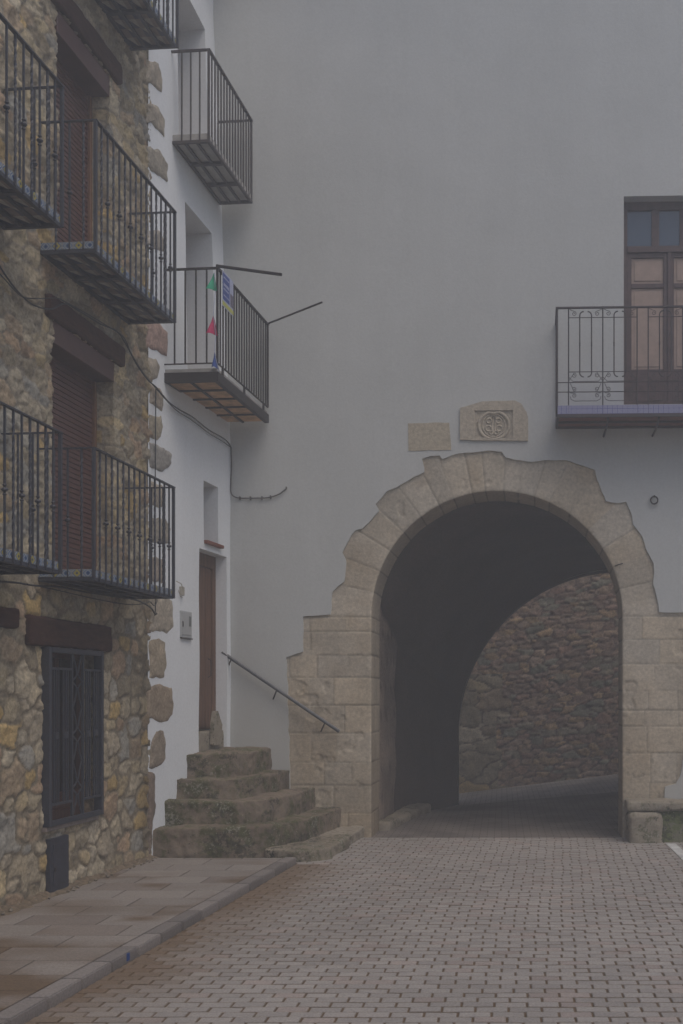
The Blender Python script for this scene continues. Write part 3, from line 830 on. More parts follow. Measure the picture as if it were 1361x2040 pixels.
# front door with jamb, boards, ring handle and worn threshold
y0, y1, z0, z1 = WHOLES[3]
mb = MB(); mb.box(y0-.02, y1+.02, -.26, -.17, 1.30, z1+.02, WF)
fd = mb.build('front_door', 'door_wood', WH); fd['label'] = 'narrow weathered brown wooden door'
mb = MB(); mb.box(y0-.01, y1-.0, -.17, -.135, 3.20, z1+.0, WF); mb.box(y1-.09, y1, -.17, -.135, 1.30, 3.20, WF); mb.build('door_frame', 'door_wood', fd, bev=.004)
for k in range(4):
    a = y0+(y1-.09-y0)*k/4; mb = MB(); mb.box(a+.006, a+(y1-.09-y0)/4-.006, -.17, -.155, 1.33, 3.18, WF); mb.build('board', 'door_wood', fd)
mb = MB(); c = WF(y1-.19, 2.02, -.145); mb.tube([(c[0], c[1]-.02, c[2]+.11), (c[0]+.035, c[1]-.02, c[2]+.09), (c[0]+.035, c[1]-.02, c[2]-.09), (c[0], c[1]-.02, c[2]-.11)], .007, 6)
mb.build('handle', 'dark_iron', fd)
mb = MB(); mb.box(y0-.02, y1+.02, -.26, -.04, 1.04, 1.285, WF); rocky('threshold', mb.v, mb.f, 'step_low', WH, .02, .006, 6, .01)
mb = MB(); mb.box(yc0-.0, yc1+.05, -.17, .05, zc0-.035, zc0+.002, WF); mb.build('window_sill', 'sill_red', WH, bev=.004)
# plaster fallen away beside the door
P = [wf_px(*p) for p in ((441, 1483), (440, 1462), (441, 1445), (436, 1432), (433, 1418), (429, 1415), (426, 1425), (424, 1445), (423, 1483))]
plate('bare_stone_patch', jitter_loop(P, .03, .02, 4), WF, .016, -.03, 'step_low', WH)

# quoins of the stone house left bare in the white plaster
QU = [[(300, 120), (315, 128), (324, 160), (322, 188), (312, 178), (306, 168), (300, 165)],
      [(300, 205), (315, 215), (328, 238), (327, 272), (318, 262), (306, 245), (300, 243)],
      [(300, 292), (318, 300), (334, 325), (333, 360), (322, 354), (306, 340), (300, 330)],
      [(300, 455), (316, 460), (327, 480), (326, 505), (312, 500), (300, 490)],
      [(300, 640), (318, 645), (333, 662), (332, 708), (320, 700), (300, 690)],
      [(300, 712), (310, 715), (316, 732), (314, 752), (300, 756)],
      [(303, 765), (318, 772), (325, 790), (322, 818), (308, 812), (303, 800)],
      [(303, 825), (320, 828), (324, 850), (320, 872), (310, 876), (303, 870)],
      [(303, 885), (325, 889), (342, 905), (341, 925), (325, 940), (303, 930)],
      [(303, 962), (322, 966), (330, 985), (326, 1010), (303, 1006)],
      [(303, 1032), (330, 1036), (340, 1055), (334, 1082), (303, 1078)],
      [(303, 1108), (322, 1112), (330, 1135), (322, 1160), (303, 1156)],
      [(303, 1188), (342, 1192), (344, 1225), (346, 1248), (332, 1262), (316, 1258), (303, 1256)],
      [(303, 1277), (318, 1273), (329, 1279), (331, 1330), (326, 1350), (303, 1350)],
      [(300, 1372), (318, 1363), (342, 1368), (346, 1402), (343, 1425), (335, 1436), (318, 1436), (300, 1430)],
      [(305, 1478), (311, 1458), (325, 1458), (329, 1485), (328, 1512), (312, 1532), (302, 1530)],
      [(300, 1536), (307, 1540), (309, 1600), (305, 1660), (303, 1705), (300, 1705)]]
QC = [(.33, .29, .23), (.34, .30, .24), (.30, .27, .22), (.31, .28, .24), (.34, .24, .20), (.33, .29, .23), (.34, .29, .23), (.33, .29, .22), (.28, .265, .24),
      (.32, .28, .22), (.30, .27, .22), (.33, .28, .23), (.36, .315, .25), (.33, .275, .20), (.27, .215, .155), (.25, .205, .155), (.20, .155, .12)]
def build_quoins():
    for qi, pp in enumerate(QU):
        vs = []; fs = []; cs = []
        L = jitter_loop([wf_px(p[0] if p[0] > 306 else p[0]-5, p[1]) for p in pp], .015, .028, qi+1)
        cy = sum(p[0] for p in L)/len(L); cz = sum(p[1] for p in L)/len(L); n = len(L)
        rings = ((1.06, -.02), (1.0, .002), (.93, .010), (.80, .016), (.5, .018), (.25, .018))
        for s, o in rings:
            for (y, z) in L:
                a = cy+(y-cy)*s; b_ = cz+(z-cz)*s
                nz = mnoise.noise(Vector((a*14, b_*14, qi)))
                vs.append(WF(a, b_, o+nz*.007*(s < .99)))
                t = 1.06+.42*mnoise.noise(Vector((a*9, b_*9, qi+5)))+.25*mnoise.noise(Vector((a*28, b_*28, qi+9)))
                cs.append(np.array(QC[qi])*t*1.15)
        for r in range(len(rings)-1):
            for i in range(n):
                j = (i+1) % n; fs.append([r*n+i, r*n+j, (r+1)*n+j, (r+1)*n+i])
        fs.append([(len(rings)-1)*n+i for i in range(n)])
        o = mesh('quoin', vs, fs, 'rubble', SH, loc=WF(cy, cz, 0), cols=np.array(cs), smooth=True)
        bm = bmesh.new(); bm.from_mesh(o.data); bmesh.ops.recalc_face_normals(bm, faces=bm.faces[:]); bm.to_mesh(o.data); bm.free()
build_quoins()

# ---- balconies of the white house (straight frame, front pushed out by p)
def WB(y, z, o): return (-4.509+.09*y+o*.996, y-.09*o, z)
def copy_mesh(name, me, parent, loc, base, rz=0):
    ob = bpy.data.objects.new(name, me); col.objects.link(ob); ob.parent = parent; ob.location = Vector(loc)-Vector(base); ob.rotation_euler = (0, 0, rz); return ob
def white_balcony(y0, y1, p, zb, zr, zt, kind, nf, ns, lbl):
    B = WB(y0, zb, 0); mb = MB(); far = 12.83-.5*.03
    if kind == 'beam':
        mb.box(y0, y1, p-.05, p, zb, zt-.02, WB); mb.box(y0, y0+.05, -.1, p-.05, zb+.0005, zt-.0205, WB)
        for k in range(1, 5): yy = y0+.05+(y1-y0-.05)*k/5; mb.box(yy-.013, yy+.013, -.03, p-.05, zb+.008, zb+.024, WB)
        mb.box(y0+.05, y1, (p-.05)*.5-.013, (p-.05)*.5+.013, zb+.007, zb+.023, WB); mb.box(y0+.05, y1, -.02, .02, zb+.006, zb+.022, WB)
    else:
        mb.box(y0, y1, p-.03, p, zb, zb+.03, WB); mb.box(y0, y1, .0, .03, zb, zb+.03, WB)
        mb.box(y0, y0+.03, -.06, p-.03, zb+.0005, zb+.03, WB); mb.box(y1-.03, y1, .03, p-.03, zb+.0005, zb+.03, WB)
        for k in (1, 2): yy = y0+(y1-y0)*k/3; mb.box(yy-.022, yy+.022, .03, p-.03, zb-.004, zb+.026, WB)
        for f in (.32, .64): mb.box(y0+.03, y1-.03, p*f-.014, p*f+.014, zb+.003, zb+.028, WB)
    bal = mb.build('balcony', 'dark_iron' if kind == 'beam' else 'balcony_iron', WH, loc=B); bal['label'] = lbl
    mb = MB()
    if kind == 'beam': mb.box(y0+.05, y1, -.1, p-.05, zb+.0245, zb+.06, WB); mb.build('deck', 'terracotta', bal, loc=B)
    else: mb.box(y0+.012, y1-.005, -.1, p-.012, zb+.0305, zt, WB); mb.build('deck', 'slab_pale', bal, loc=B)
    if kind == 'beam':
        mb = MB(); mb.box(y0+.02, y1, -.1, p-.02, zt-.02, zt+.02, WB); mb.build('floor_slab', 'slab_pale', bal, loc=B)
    zl = zt+.075 if kind == 'beam' else zb+.03
    im = 'dark_iron' if kind == 'beam' else 'balcony_iron'
    mb = MB(); t = .016
    mb.box(y0, y1, p-.025, p-.025+.03, zr-.02, zr, WB); mb.box(y0, y0+.025, -.06, p-.025, zr-.0195, zr-.0005, WB)
    if kind != 'beam': mb.box(y1-.025, y1, -.02, p-.025, zr-.0195, zr-.0005, WB)
    mb.build('handrail', im, bal, loc=B)
    if kind == 'beam':
        mb = MB(); mb.box(y0, y1, p-.02, p-.004, zl-.012, zl, WB); mb.box(y0, y0+.016, -.06, p-.02, zl-.0115, zl-.0005, WB)
        for f in (.1, .5, .9): yy = y0+(y1-y0)*f; mb.box(yy-.02, yy+.02, p-.019, p-.005, zt-.02, zl-.012, WB)
        mb.build('bottom_rail', im, bal, loc=B)
    h = zr-.02-zl; me = square_bar('baluster', h, .014, None, None, mat=im); pm = square_bar('corner_post', h, .022, None, None, mat=im)
    rz = -math.atan(.09)
    for k in range(nf+1):
        first = k == 0 or k == nf
        copy_mesh('corner_post' if first else 'baluster', pm if first else me, bal, WB(y0+.011+(y1-y0-.022)*k/nf, zl, p-.012), B, rz)
    for k in range(1, ns+1): copy_mesh('baluster', me, bal, WB(y0+.011, zl, (p-.012)*k/(ns+1)-.0), B, rz)
    if kind != 'beam':
        for k in range(1, ns+1): copy_mesh('baluster', me, bal, WB(y1-.013, zl, (p-.012)*k/(ns+1)), B, rz)
    return bal
white_balcony(10.97, 12.66, .585, 4.955, 6.14, 5.075, 'beam', 20, 4, 'lower balcony with black edge beam and terracotta underside')
white_balcony(11.20, 12.60, .405, 7.56, 8.555, 7.66, 'frame', 15, 3, 'upper balcony with plain grey slab')

# ============================================================ ARCH BUILDING
AB = thing('arch_building', BF(0, 0), 'tall grey plastered building with a big stone archway passage and one balcony', 'building')
ax = bf_px(989, 1228)[0]; az = bf_px(989, 1228)[1]; ar = 251/F*12.6
OUT = [(581, 1700), (578, 1560), (574, 1420), (570, 1310), (586, 1305), (604, 1297), (604, 1228), (660, 1224), (662, 1180), (672, 1168), (686, 1158), (690, 1118), (682, 1100), (700, 1066),
       (708, 1056), (722, 1053), (740, 1035), (756, 1018), (750, 1005), (770, 980), (790, 970), (845, 940), (841, 914), (858, 908), (876, 907), (882, 914), (905, 906), (925, 902), (965, 899), (1000, 899), (1008, 912),
       (1035, 916), (1060, 919), (1095, 916), (1130, 918), (1160, 927), (1185, 936), (1190, 955), (1207, 998), (1228, 1002), (1248, 1000), (1257, 1020), (1262, 1045), (1280, 1068), (1290, 1100), (1303, 1122),
       (1302, 1165), (1311, 1195), (1313, 1220), (1430, 1222), (1440, 1500), (1362, 1508), (1356, 1545), (1348, 1562), (1325, 1566), (1322, 1600), (1322, 1720)]
def build_arch():
    hole = [bf_px(*p) for p in OUT]
    hole[0] = (hole[0][0], -.3); hole[-1] = (hole[-1][0], -.3)
    J = []
    for a, b_ in zip(hole[:-1], hole[1:]):
        a = Vector(a); b2 = Vector(b_); n = max(1, int((b2-a).length/.05))
        for k in range(n):
            p = a+(b2-a)*k/n; s = .014 if 0 < p.y else 0
            J.append((p.x+s*mnoise.noise(Vector((p.x*9, p.y*9, 1))), p.y+s*mnoise.noise(Vector((p.x*9, p.y*9, 7)))))
    J.append(hole[-1])
    loop = [(-3.75, -.3)]+J+[(5.2, -.3), (5.2, 11.0), (-3.75, 11.0)]
    d0 = bf_px(1243, 391); d1 = bf_px(1432, 815)
    door = (d0[0], d1[0], bf_px(1243, 806)[1], d0[1])
    hl = [(door[0], door[2]), (door[1], door[2]), (door[1], door[3]), (door[0], door[3])]
    # relief stone and blank stone openings in the plaster are simply covered by proud stones
    plate('wall', loop, BF, 0.0, -.16, 'plaster_grey', AB, holes=[hl])
    return door
DOOR = build_arch()
ANG = [180, 168.6, 158.6, 147.9, 137.5, 127, 117.2, 110, 101, 95, 86.8, 80.3, 72.4, 65, 54.4, 43.4, 32.5, 22.4, 12.6, 0]
LC = [1228, 1258, 1305, 1350, 1405, 1460, 1518, 1565, 1620, 1700]; RC = [1228, 1273, 1323, 1375, 1415, 1447, 1500, 1560, 1600, 1700]
def build_surround():
    st = .0145; zb = -.3
    h = az-zb; nj = int(h/st); na = int(math.pi*ar/st)
    tz = [('L', zb+h*i/nj) for i in range(nj)]+[('A', math.pi*(1-i/na)) for i in range(na+1)]+[('R', az-h*(i+1)/nj) for i in range(nj)]
    # positions along the contour
    bx = []; nx = []; seg = []
    for s, q in tz:
        if s == 'L': bx.append((ax-ar, q)); nx.append((-1, 0)); seg.append((0, q))
        elif s == 'A': bx.append((ax+ar*math.cos(q), az+ar*math.sin(q))); nx.append((math.cos(q), math.sin(q))); seg.append((1, math.degrees(q)))
        else: bx.append((ax+ar, q)); nx.append((1, 0)); seg.append((2, q))
    bx = np.array(bx); nx = np.array(nx); kind = np.array([s[0] for s in seg]); q = np.array([s[1] for s in seg])
    rr = np.concatenate([[0, .004, .010], np.arange(.0165, 1.22, .0145)])
    zL = np.array([bf_px(700, p)[1] for p in LC]); zR = np.array([bf_px(1280, p)[1] for p in RC]); A = np.array(ANG, float)
    def jd(kind, q, r):
        """distance to nearest joint, stone id, for each contour sample and offset r"""
        D = np.full((len(q), len(r)), 9.); ID = np.zeros((len(q), len(r)), int)
        for i in range(len(q)):
            if kind[i] == 1:
                d = np.abs(A-q[i]); k = int(np.argmin(d)); D[i] = np.radians(d[k])*(ar+r); k2 = int(np.sum(A > q[i])); ID[i] = 200+k2
            else:
                zz = zL if kind[i] == 0 else zR; d = np.abs(zz-q[i]); dz = d[1:].min() if d.min() < 9 else 9
                dz = d.min(); c = int(np.sum(zz > q[i])); rn = random.Random(int(c*13+kind[i]*101))
                xs = [rn.uniform(.22, .46)]
                while xs[-1] < 1.3: xs.append(xs[-1]+rn.uniform(.28, .55))
                xs = np.array(xs); dx = np.abs(r[:, None]-xs[None, :]).min(1); sid = (r[:, None] > xs[None, :]).sum(1)
                D[i] = np.minimum(dz, dx); ID[i] = c*10+sid+kind[i]*50
        return D, ID
    D, ID = jd(kind, q, rr)
    Xg = bx[:, 0:1]+nx[:, 0:1]*rr[None, :]; Zg = bx[:, 1:2]+nx[:, 1:2]*rr[None, :]
    Xs = Xg; Zs = Zg
    Dn = D + .006*fbm(Xs*10, Zs*10, 3, 3)*2
    gro = 1-ss(Dn, .002, .009)
    wid = np.array([hsh(ID, ID*0+i, 17) for i in (1, 2, 3, 4)])
    base = np.array((.485, .425, .335))*(.90+.20*wid[0])[..., None]
    base = base*(1+(wid[1]-.5)[..., None]*np.array((.03, -.02, -.10)))
    n1 = fbm(Xs*2.2, Zs*2.2, 61, 5)[..., None]; n2 = fbm(Xs*5, Zs*16, 63, 4)[..., None]
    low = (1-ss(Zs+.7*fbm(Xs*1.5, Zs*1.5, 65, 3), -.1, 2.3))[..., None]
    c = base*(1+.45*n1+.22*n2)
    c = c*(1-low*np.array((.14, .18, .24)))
    och = np.clip(fbm(Xs*3, Zs*3, 67, 4)*3.0, 0, 1)[..., None]*.35
    c = c*(1-och)+np.array((.36, .27, .17))*och
    spots = ss(fbm(Xs*8, Zs*8, 69, 4), .17, .23)[..., None]*low*.5
    c = c*(1-spots)+np.array((.15, .13, .10))*spots
    c = c*(1-.26*gro[..., None])
    H = -.006+.005*(wid[2]-.5) - .007*gro + .010*fbm(Xs*6, Zs*6, 71, 5) - .012*spots[..., 0]
    # a few chipped corners
    chip = ss(fbm(Xs*3.3, Zs*3.3, 75, 4), .20, .26); H = H-.012*chip
    # worn, rounded arris
    H = H-.010*np.exp(-rr[None, :]/.010)
    o = -.016+H
    P = np.stack([Xg-BK*o, 12.6-BK*Xg-o, Zg], -1)
    nu, nv = P.shape[:2]
    V = [P.reshape(-1, 3)]; C = [c.reshape(-1, 3)]; Fc = [grid_faces(nu, nv)]; n = nu*nv
    # intrados
    dd = np.concatenate([[0, .01], np.linspace(.03, .66, 36)])
    o0 = o[:, 0]
    Dd = np.full((len(q), len(dd)), 9.); IDd = np.zeros((len(q), len(dd)), int)
    D2, I2 = jd(kind, q, dd+.05)
    for i in range(len(q)):
        if kind[i] == 1: Dd[i] = D2[i, 0]; IDd[i] = I2[i, 0]
        else: Dd[i] = D2[i]; IDd[i] = I2[i]
    S = np.cumsum(np.r_[0, np.hypot(np.diff(bx[:, 0]), np.diff(bx[:, 1]))])[:, None]+0*dd[None, :]; DD = dd[None, :]+0*S
    g2 = 1-ss(Dd+.012*fbm(S*10, DD*10, 5, 3), .003, .012)
    w2 = hsh(IDd, IDd*0+1, 19)
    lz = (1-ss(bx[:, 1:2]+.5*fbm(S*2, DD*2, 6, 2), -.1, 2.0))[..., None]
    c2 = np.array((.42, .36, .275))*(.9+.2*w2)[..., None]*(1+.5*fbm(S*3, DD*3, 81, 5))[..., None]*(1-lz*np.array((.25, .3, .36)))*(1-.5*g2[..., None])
    hh = -(.008*g2) + .012*fbm(S*5, DD*5, 83, 4); hh[:, 0] = 0
    dv = o0[:, None]-dd[None, :]
    X2 = bx[:, 0:1]-nx[:, 0:1]*hh; Z2 = bx[:, 1:2]-nx[:, 1:2]*hh
    P2 = np.stack([X2-BK*dv, 12.6-BK*X2-dv, Z2], -1)
    V.append(P2.reshape(-1, 3)); C.append(c2.reshape(-1, 3)); Fc.append(grid_faces(nu, len(dd), flip=True)+n); n += nu*len(dd)
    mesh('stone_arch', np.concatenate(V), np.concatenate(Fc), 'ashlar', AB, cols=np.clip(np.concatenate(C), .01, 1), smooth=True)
build_surround()

# ---- passage: vault from the front arch to the wider rear arch
def build_passage():
    n = 40; r1 = ar+.06
    def front(t):                       # 0..1 left base -> right base
        if t < .2: return (ax-r1, -.5+(az+.5)*t/.2)
        if t > .8: return (ax+r1, -.5+(az+.5)*(1-t)/.2)
        a = math.pi*(1-(t-.2)/.6); return (ax+r1*math.cos(a), az+r1*math.sin(a))
    RX, RZ, RR, RY = 2.05, 1.02, 2.78, 17.5
    def rear(t):
        if t < .2: return (RX-RR, -.5+(RZ+.5)*t/.2)
        if t > .8: return (RX+RR, -.5+(RZ+.5)*(1-t)/.2)
        a = math.pi*(1-(t-.2)/.6); return (RX+RR*math.cos(a), RZ+RR*math.sin(a))
    T = [i/120 for i in range(121)]; K = 60
    vs = []; cs = []
    for t in T:
        f = front(t); r = rear(t)
        for k in range(K+1):
            s = k/K; y = 13.24+(RY-13.24)*s
            e = s if t < .5 else s
            if t < .5: e = (s*.35 if s < .4 else .14+(s-.4)/.6*.86) if t < .25 else s
            x = f[0]+(r[0]-f[0])*e; z = f[1]+(r[1]-f[1])*s
            nn = mnoise.noise(Vector((x*2, y*2, z*2)))*.03+mnoise.noise(Vector((x*7, y*7, z*7)))*.012
            vs.append((x+nn, y, z+nn))
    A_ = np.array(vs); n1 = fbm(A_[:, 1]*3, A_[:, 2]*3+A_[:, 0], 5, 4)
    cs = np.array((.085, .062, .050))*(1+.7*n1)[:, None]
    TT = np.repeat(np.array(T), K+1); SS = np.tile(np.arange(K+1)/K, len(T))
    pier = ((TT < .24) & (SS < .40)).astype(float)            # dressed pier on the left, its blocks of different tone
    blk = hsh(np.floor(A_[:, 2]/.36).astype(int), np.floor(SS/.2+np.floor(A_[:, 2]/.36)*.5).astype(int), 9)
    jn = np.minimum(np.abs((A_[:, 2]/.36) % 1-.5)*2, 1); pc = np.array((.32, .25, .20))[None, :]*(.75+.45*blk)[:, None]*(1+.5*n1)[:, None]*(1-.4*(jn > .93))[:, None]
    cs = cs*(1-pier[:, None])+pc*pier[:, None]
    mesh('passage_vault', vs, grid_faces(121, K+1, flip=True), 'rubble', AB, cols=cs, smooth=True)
    # rear arch band
    vs = []
    for t in T:
        r = rear(t)
        for d in (0, .15, .3, .5): vs.append((r[0], RY+d, r[1]))
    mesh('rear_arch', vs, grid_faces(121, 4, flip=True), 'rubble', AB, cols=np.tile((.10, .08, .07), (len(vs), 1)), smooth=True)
    # rear face of the building round that arch, and the two closing masses at the sides of the vault
    L = [rear(t) for t in T]; L = [(a, b) for a, b in L if b > -.49]
    L = [(L[0][0], -.5)]+L+[(L[-1][0], -.5)]
    outer = [(-3.75, -.5)]+L+[(5.6, -.5), (5.6, 4.6), (-3.75, 4.6)]
    plate('rear_wall', outer, lambda a, z, o: (a, RY+.5-o, z), 0.0, .2, 'plain_wall', AB)
    L = [front(t) for t in T]; L = [(L[0][0], -.5)]+L+[(L[-1][0], -.5)]
    outer = [(-3.0, -.5)]+L+[(4.8, -.5), (4.8, 10.9), (-3.0, 10.9)]
    plate('inner_wall', outer, lambda a, z, o: (a, 13.20-BK*a+o*-1, z), 0.0, -.1, 'plain_wall', AB)
    mb = MB(); mb.box(-3.75, 5.2, 12.35, 15.3, 11.0, 11.2); mb.build('roof', 'terracotta', AB)
    mb = MB(); mb.box(-3.9, 5.55, 15.1, 18.1, 4.6, 4.75); mb.build('rear_roof', 'terracotta', AB)  # unseen rear block, kept low so sky light reaches the alley wall
    mb = MB(); mb.box(-3.75, 5.2, 14.9, 15.1, 4.4, 11.0); mb.build('upper_rear_wall', 'plain_wall', AB)
    mb = MB(); mb.box(5.2, 5.4, 12.45, 15.1, -.5, 11.0); mb.build('side_wall', 'plain_wall', AB)
    mb = MB(); mb.box(5.41, 5.6, 15.0, 18.0, -.5, 4.6); mb.build('side_wall', 'plain_wall', AB)
    mb = MB(); mb.box(-4.0, -3.76, 12.8, 18.0, -.5, 4.6); mb.build('side_wall', 'plain_wall', AB)
    # low kerb along the left side of the passage
    mb = MB(); mb.hexa([(-1.60, 13.3, -.1), (-1.42, 13.3, -.1), (-1.05, 15.8, -.1), (-1.35, 15.8, -.1), (-1.60, 13.3, .10), (-1.42, 13.3, .09), (-1.05, 15.8, .08), (-1.35, 15.8, .1)])
    rocky('passage_kerb', mb.v, mb.f, 'step_low', AB, .03, .015, 4, .02)
build_passage()

# ---- carved stones above the arch
def slab_stone(name, pts, o, seed, tone, lbl=None):
    L = jitter_loop([bf_px(*p) for p in pts], .05, .008, seed)
    s = plate(name, L, BF, o, -.02, 'ashlar', AB, cols=tone)
    if lbl: s['label'] = lbl
    return s
slab_stone('blank_stone', [(813, 843), (896, 842), (899, 897), (814, 898)], .006, 3, (.46, .405, .31), 'plain rectangular stone over the arch')
def build_crest():
    tone = (.47, .415, .33)
    outer = jitter_loop([bf_px(*p) for p in ((917, 877), (917, 813), (935, 808), (962, 801), (1000, 799), (1026, 799), (1038, 805), (1049, 822), (1052, 835), (1052, 879))], .05, .008, 9)
    sq = [bf_px(*p) for p in ((946, 872), (946, 819), (1022, 818), (1022, 874))]
    c = plate('crest_stone', outer, BF, .024, -.02, 'ashlar', AB, holes=[sq], cols=tone); c['label'] = 'larger stone carved with a round crest'
    c0 = bf_px(984, 848)
    mb = MB(); mb.box(sq[0][0]-.005, sq[2][0]+.005, -.02, .006, sq[0][1]-.005, sq[2][1]+.005, BF)
    mesh('sunk_panel', mb.v, mb.f, 'ashlar', c, cols=np.tile(np.array(tone)*.95, (len(mb.v), 1)))
    def ring(rx, rz, r, dz=0, notch=True):
        pts = []
        for i in range(48):
            a = 2*math.pi*i/48; k = 1-(.16 if notch else 0)*max(0, 1-abs(a-math.pi/2)/.35)
            pts.append(BF(c0[0]+rx*math.cos(a)*k, c0[1]+dz+rz*math.sin(a)*k, .006))
        m_ = MB(); m_.tube(pts, r, 8, True); return m_
    m_ = ring(.180, .165, .020); m2 = ring(.135, .135, .009)
    k = len(m_.v); m_.v += m2.v; m_.f += [[i+k for i in f] for f in m2.f]
    mesh('carved_ring', m_.v, m_.f, 'ashlar', c, cols=np.tile(tone, (len(m_.v), 1)), smooth=True)
    m_ = MB()
    for sg in (-1, 1):
        for (dx, dz, r) in ((.055, .055, .030), (.065, -.035, .034), (.03, -.085, .022)):
            pts = [BF(c0[0]+sg*dx+r*math.cos(a*.45), c0[1]+dz+r*math.sin(a*.45), .006) for a in range(14)]
            m_.tube(pts, .011, 6, True)
        m_.tube([BF(c0[0]+sg*.012, c0[1]+.10, .006), BF(c0[0]+sg*.02, c0[1]+.02, .006), BF(c0[0]+sg*.012, c0[1]-.10, .006)], .010, 6)
    mesh('carved_figures', m_.v, m_.f, 'ashlar', c, cols=np.tile(tone, (len(m_.v), 1)), smooth=True)
build_crest()

# ---- balcony door of the arch building
def build_right_door():
    x0, x1, z0, z1 = DOOR; d = -.16
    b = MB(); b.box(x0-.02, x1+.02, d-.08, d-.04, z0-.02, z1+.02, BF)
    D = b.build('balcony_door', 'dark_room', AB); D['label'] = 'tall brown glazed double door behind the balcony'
    ztr = bf_px(1243, 487)[1]; zt = bf_px(1243, 403)[1]
    f = MB(); w = .055; z1f = z1-.0
    def BX(*a): f.box(*a, BF)
    BX(x0, x0+w, d-.04, d+.01, z0, z1f); BX(x1-w, x1, d-.04, d+.01, z0, z1f); BX(x0+w, x1-w, d-.04, d+.01, z1f-.10, z1f); BX(x0+w, x1-w, d-.04, d+.03, ztr-.04, ztr+.035)
    xm = (x0+x1)/2
    n = 3; tw = (x1-x0-2*w)
    for k in (1, 2): xx = x0+w+tw*k/3; BX(xx-.045, xx+.045, d-.04, d+.005, ztr+.035, z1f-.10)
    f.build('door_frame', 'door_brown', D, bev=.004)
    for k in range(3):
        a = x0+w+tw*k/3+(.045 if k else 0); b_ = x0+w+tw*(k+1)/3-(.045 if k < 2 else 0)
        g = MB(); g.box(a, b_, d-.03, d-.02, ztr+.035, z1f-.10, BF); g.build('transom_pane', 'glass', D)
    for (a, c, in_) in ((x0+w, xm-.004, 0), (xm+.004, x1-w, 1)):
        l = MB(); zp0 = bf_px(1243, 728)[1]; zp1 = bf_px(1243, 503)[1]; zq0, zq1 = bf_px(1243, 564)[1], bf_px(1243, 555)[1]
        s1 = .05; s2 = .065
        l.box(a, a+s1, d-.035, d+.002, z0, ztr-.04, BF); l.box(c-s2, c, d-.035, d+.002, z0, ztr-.04, BF)
        l.box(a+s1, c-s2, d-.035, d+.001, z0, zp0, BF); l.box(a+s1, c-s2, d-.035, d+.001, zp1, ztr-.04, BF); l.box(a+s1, c-s2, d-.035, d+.001, zq0, zq1, BF)
        l.box(a+s1+.05, c-s2-.05, d, d+.012, z0+.08, zp0-.08, BF)
        l.build('door_leaf', 'door_brown', D, bev=.003)
        for (q0, q1) in ((zp0, zq0), (zq1, zp1)):
            g = MB(); g.box(a+s1, c-s2, d-.03, d-.02, q0, q1, BF); g.box(a+s1+.035, c-s2-.035, d-.02, d-.012, q0+.035, q1-.035, BF); g.build('pane', 'curtain', D, bev=.003)
    f = MB(); f.box(xm-.022, xm+.022, d+.002, d+.02, z0, ztr-.04, BF); f.build('cover_strip', 'door_brown', D, bev=.003)
build_right_door()

